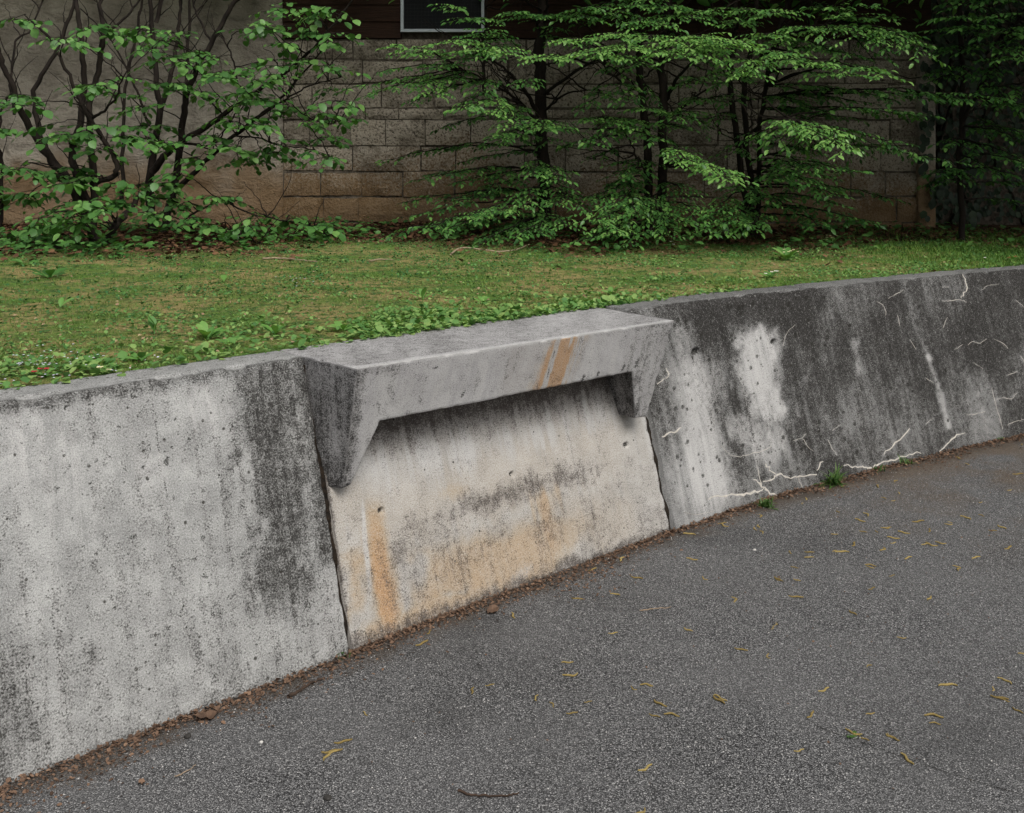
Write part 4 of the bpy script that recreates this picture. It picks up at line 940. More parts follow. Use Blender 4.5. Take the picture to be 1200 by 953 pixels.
stB = [(root(zs1([(525, 720), (530, 560), (560, 400), (550, 300), (530, 80), (525, -40)], YBb, YBb), bB), .045, .016),
       (root(zs1([(590, 740), (610, 640), (640, 420), (660, 300), (740, 150), (810, 20), (860, -50)], YBb, YBb - .3), bB), .042, .016),
       (zs1([(530, 600), (600, 520), (740, 430), (850, 350), (1000, 250), (1110, 150), (1230, 0)], YBb - .1, YBb - .7), .034, .008),
       (zs1([(600, 680), (700, 580), (800, 490), (900, 410), (1010, 310), (1120, 180)], YBb, YBb - .8), .026, .006),
       (zs1([(900, 410), (1000, 345), (1100, 295), (1190, 270)], YBb - .6, YBb - .9), .010, .004),
       (zs1([(700, 580), (800, 485), (930, 385), (1050, 330)], YBb - .3, YBb - .6), .010, .004),
       (zs1([(425, 700), (430, 520), (430, 380), (470, 150), (500, -30)], YBb, YBb + .2), .020, .010),
       (zs1([(560, 400), (600, 250), (625, 100), (632, -40)], YBb, YBb + .1), .024, .012), (zs1([(640, 420), (655, 200), (665, -30)], YBb, YBb + .1), .020, .010),
       (zs1([(520, 440), (480, 320), (420, 200), (370, 120), (280, 30)], YBb - .1, YBb - .2), .013, .005),
       (zs1([(600, 800), (680, 745), (770, 705), (860, 740), (960, 765), (1080, 785), (1150, 825)], YBb - .2, YBb - 1.0), .010, .004), (zs1([(600, 800), (700, 790), (800, 800), (870, 840), (910, 870)], YBb - .2, YBb - 1.1), .008, .004), (zs1([(820, 475), (900, 480), (980, 510), (1080, 520), (1150, 555)], YBb - .5, YBb - .9), .008, .003), (zs1([(1000, 345), (1060, 400), (1130, 430), (1185, 425)], YBb - .7, YBb - .9), .006, .003),
       (zs1([(740, 150), (690, 60), (670, -10)], YBb - .2, YBb - .2), .012, .006), (zs1([(830, 300), (810, 200), (770, 110), (760, 130)], YBb - .3, YBb - .3), .009, .004),
       (zs1([(545, 80), (580, -40)], YBb, YBb), .02, .015), (zs1([(640, 500), (740, 505), (800, 430), (870, 330)], YBb - .2, YBb - .5), .010, .004)]
def cz(lst, y0, y1, rad, n0, n1): return [(x / Z1, y / Z1, R_.uniform(y0, y1), rad * R_.uniform(.8, 1.25), R_.randint(n0, n1)) for x, y in lst]
clA = cz([(340, 300), (350, 290), (170, 440), (230, 470), (300, 440), (350, 520), (60, 340), (20, 345), (90, 370), (290, 700), (250, 720), (330, 700), (190, 480), (370, 730), (180, 750), (140, 760), (100, 680), (60, 590), (50, 600), (250, 590), (200, 620), (60, 860), (30, 830), (150, 870), (100, 800), (240, 640), (420, 640), (400, 700), (300, 620), (90, 690), (220, 130), (260, 140), (330, 95), (40, 70), (10, 880), (200, 820), (170, 790), (280, 780), (240, 760)], YA - .75, YA - .1, .145, 12, 24)
clB = cz([(430, 270), (440, 330), (560, 200), (510, 170), (600, 290), (560, 300), (640, 220), (700, 320), (740, 210), (700, 180), (800, 330), (840, 330), (900, 350), (880, 360), (850, 420), (800, 420), (880, 440), (790, 410), (510, 370), (600, 500), (420, 440), (380, 480), (520, 440), (490, 480), (700, 470), (690, 560), (800, 520), (830, 530), (740, 480), (570, 140), (600, 110), (400, 640), (470, 650), (560, 640), (540, 690), (660, 760), (620, 720), (760, 690), (830, 700), (870, 790), (900, 760), (960, 770), (1000, 770), (1060, 790), (1100, 790), (1140, 830), (780, 830), (740, 790), (890, 870), (820, 860), (920, 810), (1020, 830), (1050, 430), (1130, 480), (1080, 540), (920, 550), (960, 500), (970, 540), (900, 280), (960, 230), (930, 260), (880, 100), (950, 210), (1040, 390), (1110, 400), (1170, 350), (830, 580), (460, 120), (470, 95), (620, 600), (520, 500), (830, 240), (760, 250), (690, 260), (470, 740), (1000, 390)], YBb - 1.3, YBb - .3, .14, 11, 22)
clB += cz([(1000, 40), (940, 20), (1100, 60), (1060, 30), (950, 100), (1150, 150), (1000, 150), (1160, 30), (1080, 110), (1130, 230), (1180, 110), (1100, 200), (900, 60), (1020, 90), (1090, 20), (1150, 330), (1180, 420), (1140, 560), (1200, 250), (1040, 220)], YBb - 1.1, YBb - .5, .13, 9, 16)
shrub('hazel_shrub', 'round-leaved multi-stem shrub in front at the far left, stems forking low', bA, stA, clA, .065, 'shrubs along the building', (-3.4, 9.4, 900))
shrub('hazel_shrub', 'taller round-leaved shrub leaning right across the plaster edge, just right of the leftmost shrub', bB, stB, clB, .063, 'shrubs along the building', (-2.2, 9.6, 1100))
bE_ = on_lawn(-14, 268); stE_ = [(root(zs1([(0, 790), (5, 600), (-5, 480), (10, 370), (40, 330)], bE_[1], bE_[1] - .1), bE_), .022, .008), (root(zs1([(-60, 600), (-80, 300), (-120, 0)], bE_[1], bE_[1]), bE_), .03, .014)]
shrub('hazel_shrub', 'slim dark-stemmed shrub cut by the left edge of the picture', bE_, stE_, cz([(-30, 660), (20, 690), (-60, 560), (10, 575), (-40, 800), (-20, 450), (-80, 350), (0, 470)], bE_[1] - .5, bE_[1] - .1, .13, 8, 13), .074, 'shrubs along the building', (-5.4, 9.4, 900))

def hornbeam(label, base, trunks, sprays, leaf, above, filler=0, fill_box=None):
    base = np.asarray(base, float); t = thing('hornbeam_tree', base, label, 'tree', 'trees along the building'); wood, fol = MB(), Foliage(); lines = []
    for pts, r0, r1 in trunks:
        c = wob(pts, .008, 6); wood.tube(c, taper(len(c), r0, r1), 8); lines.append(c)
        for _ in range(5):
            k = R_.randrange(len(c) // 5, len(c) - 1); a_ = R_.uniform(0, 6.28); d = unit(np.array((math.cos(a_), math.sin(a_) * .6, R_.uniform(-.1, .8)))); Lt = R_.uniform(.25, .8)
            q = wob([c[k], c[k] + d * Lt * .5 + np.array((gz(), gz(), gz())) * .05, c[k] + d * Lt + UPV * .05], .012, 5); wood.tube(q, taper(len(q), .010, .002), 5, cap=False)
            for __ in range(2):
                k2 = R_.randrange(3, len(q) - 1); d2 = unit(d + np.array((gz(), gz(), gz())) * .7); q2 = wob([q[k2], q[k2] + d2 * .12, q[k2] + d2 * .25 + UPV * .03], .006, 3); wood.tube(q2, taper(len(q2), .005, .0015), 4, cap=False)
    for (tx, ty, Yt, wd, tone, *fr_) in sprays:
        tip = P(tx, ty, Yt)
        if fr_: a = P(*fr_[0])
        else:
            tgt = tip + np.array((0, 0, .10)); a = nearest(lines, tgt, 3.0)
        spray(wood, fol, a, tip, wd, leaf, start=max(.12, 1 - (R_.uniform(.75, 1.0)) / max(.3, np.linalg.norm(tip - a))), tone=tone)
    for _ in range(filler):
        x0, x1, y0, y1, ya, yb = fill_box; tip = P(R_.uniform(x0, x1), R_.uniform(y0, y1), R_.uniform(ya, yb)); a = nearest(lines, tip + np.array((0, 0, .12)), 3.0)
        spray(wood, fol, a, tip, R_.uniform(.2, .34), leaf, start=.3, tone=-.08, dens=.95)
    if above: shade_crown_above(fol, *above)
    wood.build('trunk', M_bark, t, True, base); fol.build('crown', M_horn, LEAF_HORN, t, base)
YC = 8.9; bC = on_lawn(638, 271); YC = bC[1]
hornbeam('single-trunked tree below the window with bare twiggy lower limbs', bC,
    [([bC - (0, 0, .05), P(638, 225, YC), P(636, 170, YC), P(633, 100, YC + .05), P(632, 60, YC + .05), P(636, 0, YC + .1), P(634, -120, YC + .1), P(636, -300, YC + .1)], .062, .045),
     ([P(630, 130, YC), P(600, 88, YC - .2), P(565, 65, YC - .4)], .022, .008), ([P(632, 145, YC), P(605, 115, YC - .1), P(570, 95, YC - .3), P(540, 80, YC - .5)], .018, .006), ([P(638, 110, YC), P(690, 75, YC - .5), P(745, 52, YC - .9)], .018, .007), ([P(637, 130, YC), P(665, 110, YC - .2), P(700, 105, YC - .4)], .014, .005),
     ([P(568, 110, YC + .3), P(567, 60, YC + .3), P(570, 0, YC + .3), P(570, -60, YC + .3)], .018, .010)],
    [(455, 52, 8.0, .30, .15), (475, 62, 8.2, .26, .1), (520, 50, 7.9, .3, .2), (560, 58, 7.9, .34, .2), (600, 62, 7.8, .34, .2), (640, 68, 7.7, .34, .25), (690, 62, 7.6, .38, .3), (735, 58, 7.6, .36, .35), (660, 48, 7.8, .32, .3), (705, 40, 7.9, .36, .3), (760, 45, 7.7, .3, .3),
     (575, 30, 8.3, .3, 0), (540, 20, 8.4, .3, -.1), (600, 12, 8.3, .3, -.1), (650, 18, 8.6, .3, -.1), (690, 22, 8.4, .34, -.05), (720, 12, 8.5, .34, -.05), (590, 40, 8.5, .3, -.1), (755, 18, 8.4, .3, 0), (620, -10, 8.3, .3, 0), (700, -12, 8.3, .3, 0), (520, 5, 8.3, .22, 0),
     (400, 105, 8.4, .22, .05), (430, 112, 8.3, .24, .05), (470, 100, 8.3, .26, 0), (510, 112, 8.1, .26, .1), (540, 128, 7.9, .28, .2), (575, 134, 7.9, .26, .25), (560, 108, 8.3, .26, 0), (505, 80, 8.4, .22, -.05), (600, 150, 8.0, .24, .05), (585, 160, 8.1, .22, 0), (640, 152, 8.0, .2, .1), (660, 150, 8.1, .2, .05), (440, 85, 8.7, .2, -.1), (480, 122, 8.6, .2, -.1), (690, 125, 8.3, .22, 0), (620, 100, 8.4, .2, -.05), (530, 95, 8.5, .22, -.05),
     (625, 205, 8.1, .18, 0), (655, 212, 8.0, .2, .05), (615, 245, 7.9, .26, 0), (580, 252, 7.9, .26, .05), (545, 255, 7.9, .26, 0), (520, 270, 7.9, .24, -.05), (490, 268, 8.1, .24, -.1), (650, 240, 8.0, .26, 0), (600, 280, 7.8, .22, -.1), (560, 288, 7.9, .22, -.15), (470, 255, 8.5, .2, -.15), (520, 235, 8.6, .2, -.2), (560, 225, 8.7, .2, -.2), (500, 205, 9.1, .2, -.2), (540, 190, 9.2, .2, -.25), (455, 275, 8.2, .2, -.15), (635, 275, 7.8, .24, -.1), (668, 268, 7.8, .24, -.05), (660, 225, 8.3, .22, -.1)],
    .048, (.3, 9.3, 1.9, 1.4, 3.2, 6.6, 3000, .14), 26, (430, 690, 10, 285, 8.2, 9.4))
YD = 9.2; bD = P(768, 262, YD); bD[2] = float(lawn_z(bD[0], YD))
hornbeam('twin-trunked tree in the middle carrying the brightest flat leaf layers', bD,
    [([bD + (-.05, 0, -.05), P(760, 225, YD), P(758, 160, YD), P(752, 110, YD), P(748, 50, YD), P(742, -40, YD + .1), P(738, -250, YD + .1)], .040, .028), ([bD + (.05, 0, -.05), P(775, 225, YD - .1), P(778, 130, YD - .1), P(776, 70, YD), P(784, 0, YD), P(788, -80, YD), P(790, -260, YD)], .044, .032),
     ([P(757, 205, YD), P(742, 175, YD - .1), P(728, 140, YD - .2)], .012, .005), ([P(778, 120, YD), P(800, 85, YD - .3), P(830, 60, YD - .7)], .02, .008), ([P(776, 150, YD), P(800, 125, YD - .2), P(828, 105, YD - .3)], .02, .008), ([P(752, 110, YD), P(720, 90, YD - .2), P(700, 70, YD - .3)], .014, .006)],
    [(790, 48, 7.6, .36, .35), (820, 42, 7.6, .36, .35), (845, 46, 7.6, .34, .35), (865, 52, 7.7, .3, .3), (800, 66, 7.5, .32, .25), (770, 62, 7.6, .32, .25), (830, 72, 7.6, .28, .2), (745, 70, 7.8, .28, .15), (780, 30, 8.0, .32, .15), (815, 22, 8.1, .34, .05), (840, 12, 8.2, .32, 0), (790, 8, 8.3, .32, -.05), (760, 0, 8.4, .3, -.05),
     (730, 115, 8.2, .26, .05), (760, 128, 8.0, .26, .1), (785, 140, 8.0, .26, .1), (720, 145, 8.1, .24, .05), (745, 152, 8.0, .24, .1), (700, 140, 8.2, .22, 0), (775, 165, 8.0, .22, .05), (810, 120, 8.2, .24, 0), (800, 150, 8.2, .22, 0), (735, 90, 8.4, .22, -.05), (800, 100, 8.2, .26, 0),
     (862, 212, 7.0, .26, .3), (845, 200, 7.1, .26, .3), (820, 192, 7.3, .26, .25), (800, 182, 7.5, .24, .2), (855, 208, 7.05, .2, .35),
     (720, 240, 7.9, .28, 0), (745, 252, 7.8, .28, .05), (710, 268, 7.6, .28, .15), (718, 275, 7.5, .24, .2), (700, 258, 7.8, .26, .1), (770, 240, 7.9, .28, 0), (790, 258, 7.8, .28, 0), (690, 232, 8.3, .24, -.1), (760, 272, 7.7, .26, -.05), (740, 225, 8.4, .24, -.1), (725, 215, 8.6, .22, -.15), (800, 232, 8.2, .26, -.05), (785, 278, 7.7, .24, -.05), (740, 288, 7.6, .2, -.1), (685, 250, 8.0, .24, 0), (675, 285, 7.8, .2, -.1), (815, 262, 7.8, .24, 0)],
    .048, (1.7, 9.3, 1.9, 1.4, 3.2, 6.8, 3200, .14), 26, (660, 850, 0, 280, 8.0, 9.2))
YE = 9.3; bE = P(876, 262, YE); bE[2] = float(lawn_z(bE[0], YE))
hornbeam('slender several-stemmed tree reaching right with long drooping bright sprays', bE,
    [([bE + (-.03, 0, -.05), P(872, 235, YE), P(862, 150, YE), P(856, 100, YE), P(862, 20, YE), P(866, -80, YE), P(868, -260, YE)], .032, .022), ([bE + (.03, 0, -.05), P(880, 215, YE), P(872, 130, YE), P(880, 60, YE), P(890, -30, YE), P(896, -240, YE)], .030, .020), ([bE + (.09, .05, -.05), P(890, 220, YE + .1), P(892, 140, YE + .1), P(905, 60, YE), P(925, -20, YE), P(935, -200, YE)], .024, .018),
     ([P(866, 170, YE), P(900, 140, YE - .7), P(940, 143, YE - 1.5)], .016, .007), ([P(880, 80, YE), P(930, 40, YE - .5), P(985, 25, YE - .9)], .02, .008)],
    [(995, 176, 7.0, .26, .35, (900, 138, 8.4)), (975, 165, 7.1, .28, .3, (900, 138, 8.4)), (950, 152, 7.3, .28, .25, (890, 138, 8.6)), (925, 145, 7.6, .26, .15), (985, 172, 7.05, .2, .35, (930, 145, 7.8)), (900, 178, 7.6, .22, .2), (890, 160, 7.8, .22, .1),
     (870, 70, 7.7, .32, .25), (895, 78, 7.6, .32, .25), (880, 88, 7.6, .28, .25), (950, 72, 7.5, .32, .2), (965, 74, 7.4, .28, .25), (930, 62, 7.6, .32, .15), (1000, 88, 7.5, .28, .1), (1040, 88, 7.4, .28, .2), (1020, 80, 7.5, .28, .1), (900, 40, 7.9, .34, .15), (940, 32, 7.9, .34, .15), (975, 35, 7.8, .34, .15), (1010, 45, 7.7, .34, .1), (1050, 55, 7.6, .32, .1), (1085, 66, 7.5, .28, .1), (1070, 45, 7.8, .28, 0), (920, 12, 8.1, .34, .1), (960, 8, 8.1, .34, .1), (1000, 15, 8.0, .34, .05), (1035, 22, 8.0, .3, 0), (880, 12, 8.2, .3, .05), (980, -10, 8.1, .3, .05), (910, 55, 8.2, .3, 0), (965, 55, 8.2, .3, 0), (860, 28, 8.3, .28, 0), (1000, 64, 8.0, .3, -.05),
     (940, 200, 7.9, .26, -.05), (965, 195, 7.9, .24, -.05), (1000, 203, 7.8, .24, 0), (915, 212, 7.8, .26, -.05), (950, 215, 7.8, .24, -.05), (900, 235, 8.0, .26, -.1), (1010, 180, 8.2, .22, -.15), (1045, 175, 8.2, .24, -.15), (1080, 185, 8.0, .24, -.15), (1120, 190, 8.0, .22, -.15), (930, 120, 8.5, .26, -.1), (970, 130, 8.6, .26, -.2), (1010, 120, 8.6, .26, -.2), (1050, 118, 8.4, .26, -.2), (1110, 118, 8.2, .24, -.1), (1150, 116, 8.0, .24, -.1), (1180, 115, 7.9, .22, -.15), (990, 105, 8.5, .26, -.15), (860, 120, 8.6, .24, -.1), (850, 140, 8.8, .22, -.1), (910, 170, 8.5, .24, -.15),
     (840, 250, 7.9, .26, .05), (865, 262, 7.8, .26, .05), (880, 270, 7.75, .24, 0), (850, 275, 7.75, .24, .05), (825, 272, 7.8, .24, 0), (900, 258, 8.0, .24, -.1), (940, 250, 8.3, .24, -.2), (980, 240, 8.4, .24, -.2), (1000, 255, 8.4, .22, -.2), (960, 265, 8.2, .22, -.2), (1020, 262, 8.4, .22, -.2)],
    .050, (3.0, 9.2, 2.0, 1.5, 3.1, 6.8, 4400, .14), 34, (850, 1090, 0, 260, 7.9, 9.3))
YF = 8.9; bF = P(1128, 262, YF); bF[2] = float(lawn_z(bF[0], YF))
hornbeam('shadowed tree at the right in front of the ivy', bF,
    [([bF - (0, 0, .05), P(1125, 180, YF), P(1130, 90, YF), P(1124, 0, YF), P(1130, -250, YF)], .028, .02), ([P(1126, 150, YF), P(1160, 80, YF - .3), P(1195, 20, YF - .5)], .02, .01)],
    [(1140, 30, 8.0, .34, -.1), (1170, 40, 7.9, .34, -.1), (1110, 20, 8.0, .34, -.05), (1185, 62, 7.8, .28, 0), (1150, 55, 8.1, .3, -.1), (1195, 15, 7.8, .3, -.05), (1215, 70, 7.7, .3, 0), (1120, 60, 8.3, .3, -.15), (1100, 85, 8.4, .28, -.15), (1160, 90, 8.2, .28, -.15), (1200, 110, 8.0, .26, -.1), (1130, 5, 8.2, .3, -.1), (1090, 205, 8.4, .24, -.2), (1120, 215, 8.5, .22, -.2), (1160, 180, 8.6, .24, -.2), (1190, 160, 8.3, .24, -.15), (1230, 40, 7.8, .3, 0), (1180, 0, 8.1, .3, -.1), (1150, -10, 8.1, .3, 0), (1220, 130, 8.0, .3, -.1), (1190, 205, 8.4, .2, -.2)],
    .054, (4.9, 7.8, 2.1, 2.3, 3.1, 7.0, 5500, .15), 18, (1070, 1240, 0, 240, 8.0, 9.6))
# big maple-like tree, unseen past the right edge, added to shade the corner
bG = np.array((7.2, 9.3, float(lawn_z(7.2, 9.3))))
hornbeam('unseen tall broad tree added beyond the right edge to shade the corner', bG, [([bG - (0, 0, .1), bG + (.05, 0, 2), bG + (0, .1, 4.5), bG + (.1, 0, 7)], .17, .07), ([bG + (0, 0, 2.6), bG + (-1.3, -.5, 3.6), bG + (-2.4, -.9, 4.4)], .08, .03)], [(1235, 100, 8.2, .3, 0), (1250, 60, 8.2, .3, 0), (1262, 150, 8.3, .3, 0)], .08, (6.7, 7.8, 2.7, 2.6, 3.0, 7.8, 10000, .17))

# ivy-covered wall past the corner
IW = thing('ivy_wall', (6.2, YB + .6, .9), 'dark ivy-smothered wall past the building corner at the right edge', 'ivy'); io = np.array((6.2, YB + .6, .9))
mb = MB(); mb.box((XR - .2, YB + .55, .5), (14.0, YB + .9, 5.2)); mb.build('wall', M_mortar, IW, False, io)
fol = Foliage(); wood = MB()
for k in range(26):
    x0 = R_.uniform(4.2, 9.5); q = wob([np.array((x0, YB + .53, .95)), np.array((x0 + gz() * .3, YB + .52, 2.2)), np.array((x0 + gz() * .5, YB + .53, 3.4)), np.array((x0 + gz() * .7, YB + .53, 4.6))], .03, 6); wood.tube(q, taper(len(q), .02, .005), 5)
for k in range(13000):
    x, z = R_.uniform(4.05, 11) , R_.uniform(1.0, 5.3)
    dpt = .05 + .22 * float(vnoise(x * 2.2, z * 2.2, 0, 7)) * R_.random() ** .6
    fol.leaf(np.array((x, YB + .5 - dpt, z)), unit(np.array((gz() * .5, -.25, -1))), unit(np.array((gz() * .3, -1, .5 + gz() * .2))), R_.uniform(.035, .075), R_.random())
for k in range(420):                                                     # creeping over the pier
    x, z = bxx(1074) + R_.random() * .55, R_.uniform(1.0, 3.4)
    if vnoise(x * 5, z * 3, 0, 9) > .45: fol.leaf(np.array((x, YB - .07 - .06 * R_.random(), z)), unit(np.array((gz() * .5, -.25, -1))), unit(np.array((gz() * .3, -1, .5))), R_.uniform(.05, .10), R_.random())
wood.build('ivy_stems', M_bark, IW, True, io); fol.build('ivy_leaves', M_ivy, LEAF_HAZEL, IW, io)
# ---------------------------------------------------------------- grass, ground cover, litter (stuff)
def scatter_lawn(n, x0, x1, dmax, power=1.0):
    x = rng.uniform(x0, x1, n); d = dmax * rng.random(n) ** power; y = wall_y(x) + d + .0
    ok = (y < YB - .1) & (y > .8)
    return x[ok], y[ok], d[ok]
M_grass = mat_leaf('grass_blade', (0.050, 0.130, 0.025), (0.145, 0.260, 0.048), (0.33, 0.34, 0.10), .25, .6, .2)
M_clover = mat_leaf('small_green_leaf', (0.045, 0.135, 0.038), (0.135, 0.275, 0.068), (0.300, 0.430, 0.130), .25, .5, .3)
M_prim = mat_leaf('broad_leaf', (0.095, 0.225, 0.052), (0.155, 0.325, 0.070), (0.235, 0.400, 0.110), .3, .5, .3)
M_dry = mat_plain('dry_leaf', (0.055, 0.024, 0.013), (0.21, 0.11, 0.055), 30, .85, use_rnd=True)
x, y, d = scatter_lawn(260000, -3.6, 6.2, 6.6, 1.25)
so = soil_mask(x, y); g_n = fbm(x * 1.5, y * 1.5, 0, 4, 101); lush = sstep(1.1, .15, d) * sstep(2.6, .2, x) * sstep(.36, .55, g_n) + sstep(2.4, 3.6, x) * .9
dens = np.clip((0.22 + 0.5 * sstep(.42, .62, g_n) + .75 * lush) * (1 - .93 * so), 0, 1); k = rng.random(len(x)) < dens
x, y, d, lush_k = x[k], y[k], d[k], lush[k]
n = len(x); a = rng.uniform(0, 6.283, n); el = rng.uniform(.25, 1.2, n)
dv = np.stack((np.cos(a) * np.cos(el), np.sin(a) * np.cos(el), np.sin(el)), -1); up = np.stack((np.cos(a) * -np.sin(el), np.sin(a) * -np.sin(el), np.cos(el)), -1)
ht = rng.uniform(.010, .030, n) * (1 + 1.1 * sstep(2.2, 3.4, x))
T = (BLADE[0] * np.array((1, .13, 1)), BLADE[1], BLADE[2])
r_ = np.clip(rng.beta(2, 2, n) * .7 + .45 * (fbm(x * 3, y * 3, 0, 3, 104) - .3) + .12 - .25 * sstep(2.4, 3.6, x), 0, 1)
tag(obj('grass', leaves_mesh('grass', M_grass, T, np.stack((x, y, lawn_z(x, y) - .002), -1), dv, up, ht, r_)), 'short mossy grass of the sloping lawn above the wall', 'grass', kind='stuff')
# small broad leaves: clover, speedwell, daisies
x, y, d = scatter_lawn(210000, -3.6, 6.0, 6.4, 1.35)
so = soil_mask(x, y); g_n = fbm(x * 2.6, y * 2.6, 0, 4, 111); lush = sstep(2.0, .1, d) * sstep(2.0, .2, x)
dens = np.clip((.16 + .60 * sstep(.50, .66, g_n) + .16 * lush * sstep(.50, .62, g_n) + .35 * sstep(2.6, 3.8, x)) * (1 - .8 * so), 0, 1); k = rng.random(len(x)) < dens
x, y, d = x[k], y[k], d[k]; n = len(x); a = rng.uniform(0, 6.283, n); el = rng.uniform(-.1, .9, n)
dv = np.stack((np.cos(a) * np.cos(el), np.sin(a) * np.cos(el), np.sin(el)), -1); up = np.stack((np.cos(a) * -np.sin(el), np.sin(a) * -np.sin(el) - .1, np.cos(el)), -1)
sz = rng.uniform(.005, .021, n) * (1 + 1.2 * sstep(1.0, .1, d) * sstep(1.9, .2, x) * rng.random(n))
tone = np.clip(rng.beta(1.2, 1.3, n) + .18 * sstep(1.2, .1, d) * sstep(1.9, 0, x) - .26 * sstep(1.0, 2.5, d), 0, 1)
z = lawn_z(x, y) + rng.uniform(0, .018, n) + .02 * rng.random(n) * sstep(1.0, .2, d) * sstep(1.9, .2, x)
tag(obj('ground_cover', leaves_mesh('ground_cover', M_clover, LEAF_ROUND, np.stack((x, y, z), -1), dv, up, sz, tone)), 'small-leaved green weeds spread over the lawn', 'weeds', kind='stuff')
# low seedlings under the shrubs
x = rng.uniform(-4.2, 4.6, 9000); y = rng.uniform(6.8, 10.3, 9000); g_n = fbm(x * 2.2, y * 2.2, 0, 4, 121); lo_ = np.interp(x, [-4, -2.4, -1, 4.6], [1.0, .9, .45, .3])
k = (soil_mask(x, y) > .25) & (rng.random(9000) < lo_ * sstep(.44, .62, g_n)); x, y = x[k], y[k]; n = len(x); a = rng.uniform(0, 6.283, n)
dv = np.stack((np.cos(a), np.sin(a), rng.uniform(-.4, .3, n)), -1); up = np.stack((rng.normal(0, .25, n), rng.normal(-.3, .25, n), np.ones(n)), -1)
tag(obj('undergrowth', leaves_mesh('undergrowth', M_hazel, LEAF_ROUND, np.stack((x, y, lawn_z(x, y) + rng.uniform(.01, .09, n)), -1), dv, up, rng.uniform(.03, .075, n), rng.random(n) * .7)), 'low leafy seedlings on the brown soil beneath the shrubs', 'undergrowth', kind='stuff')
# dry leaves on the soil
x = rng.uniform(-6, 8, 26000); y = rng.uniform(6.5, 10.45, 26000); k = rng.random(26000) < soil_mask(x, y) * .9 + .02; x, y = x[k], y[k]; n = len(x); a = rng.uniform(0, 6.283, n)
dv = np.stack((np.cos(a), np.sin(a), rng.normal(0, .3, n)), -1); up = np.stack((rng.normal(0, .35, n), rng.normal(0, .35, n), np.ones(n)), -1)
tag(obj('dry_leaves', leaves_mesh('dry_leaves', M_dry, LEAF_ROUND, np.stack((x, y, lawn_z(x, y) + rng.uniform(.0, .015, n)), -1), dv, up, rng.uniform(.02, .06, n), rng.random(n) ** 2.2)), 'brown dry leaves covering the soil below the trees', 'leaf litter', kind='stuff')
x, y, d = scatter_lawn(6500, -3.4, 5.5, 5.0, 1.3); n = len(x); a = rng.uniform(0, 6.283, n)
dv = np.stack((np.cos(a), np.sin(a), rng.normal(0, .3, n)), -1); up = np.stack((rng.normal(0, .4, n), rng.normal(-.2, .4, n), np.ones(n)), -1)
tag(obj('lawn_litter', leaves_mesh('lawn_litter', mat_plain('pale_litter', (0.12, 0.07, 0.035), (0.42, 0.30, 0.18), 30, .85, use_rnd=True), LEAF_ROUND, np.stack((x, y, lawn_z(x, y) + .008), -1), dv, up, rng.uniform(.004, .020, n), rng.random(n), rng.uniform(.15, 1, n))), 'pale dead leaf bits dotted over the lawn', 'leaf litter', kind='stuff')
# tiny pale blue flowers near the wall at the left
M_speed = mat_plain('speedwell', (0.55, 0.55, 0.66), (0.75, 0.74, 0.80), 30, .7)
fo = []
for (fx, fy, sp, m) in ((25, 432, 14, 12), (75, 425, 18, 26), (45, 440, 14, 14), (95, 432, 14, 18), (120, 440, 16, 8), (182, 425, 6, 4), (350, 332, 8, 10), (60, 447, 14, 10), (5, 452, 10, 8)):
    for _ in range(m):
        p = on_lawn(fx + rs.gauss(0, sp), fy + rs.gauss(0, sp * .45)); 
        if p[1] > wall_y(p[0]) + .02: fo.append(p + (0, 0, .016 + .014 * rs.random()))
fo = np.array(fo); n = len(fo) * 4; o = np.repeat(fo, 4, 0); a = np.tile(np.arange(4) * 1.571, len(fo)) + np.repeat(rng.random(len(fo)) * 6, 4)
dv = np.stack((np.cos(a), np.sin(a), 0 * a + .1), -1); up = np.tile(np.array((0, -.4, 1.0)), (n, 1))
tag(obj('speedwell_flowers', leaves_mesh('speedwell_flowers', M_speed, LEAF_ROUND, o, dv, up, .0042)), 'tiny pale blue flowers in the weeds at the left', 'flowers', kind='stuff')

# litter swept against the wall foot and over the road
def foot_points(n, smin, smax):
    L0 = 4.2; poly = [JL - LD * L0, JL] + [p for p in right_pts]; poly = np.array(poly); ss = np.concatenate(([0], np.cumsum(np.linalg.norm(np.diff(poly, axis=0), axis=1)))) - L0
    s = rng.uniform(smin, smax, n); x = np.interp(s, ss, poly[:, 0]); y = np.interp(s, ss, poly[:, 1]); dx = np.interp(s + .02, ss, poly[:, 0]) - x; dy = np.interp(s + .02, ss, poly[:, 1]) - y
    L = np.hypot(dx, dy); return s, x, y, -dy / L, dx / L
s, x, y, nx_, ny_ = foot_points(15000, -2.2, 6.5)
wv = .012 + .11 * np.maximum(0, fbm(s * 3.2, 0 * s, 0, 4, 131) - .28) + .10 * sstep(.35, .75, s) * sstep(.1, .4, vnoise(s * 3, 0 * s)) * 0
off = rng.exponential(1, len(s)) * wv - .002; x, y = x - nx_ * off, y - ny_ * off; k = off < .5; x, y, off = x[k], y[k], off[k]; n = len(x); a = rng.uniform(0, 6.283, n)
dv = np.stack((np.cos(a), np.sin(a), rng.normal(.05, .35, n)), -1); up = np.stack((rng.normal(0, .5, n), rng.normal(0, .5, n), np.ones(n)), -1)
z = road_z(x, y) + .001 + .010 * rng.random(n) * np.exp(-off / .03)
M_bud = mat_plain('bud_scale', (0.040, 0.024, 0.017), (0.25, 0.155, 0.10), 60, .85, use_rnd=True)
tag(obj('bud_litter', leaves_mesh('bud_litter', M_bud, LEAF_ROUND, np.stack((x, y, z), -1), dv, up, rng.uniform(.005, .017, n), rng.random(n) ** 1.4, rng.uniform(.25, 1, n))), 'reddish brown bud scales drifted along the foot of the wall', 'leaf litter', kind='stuff')
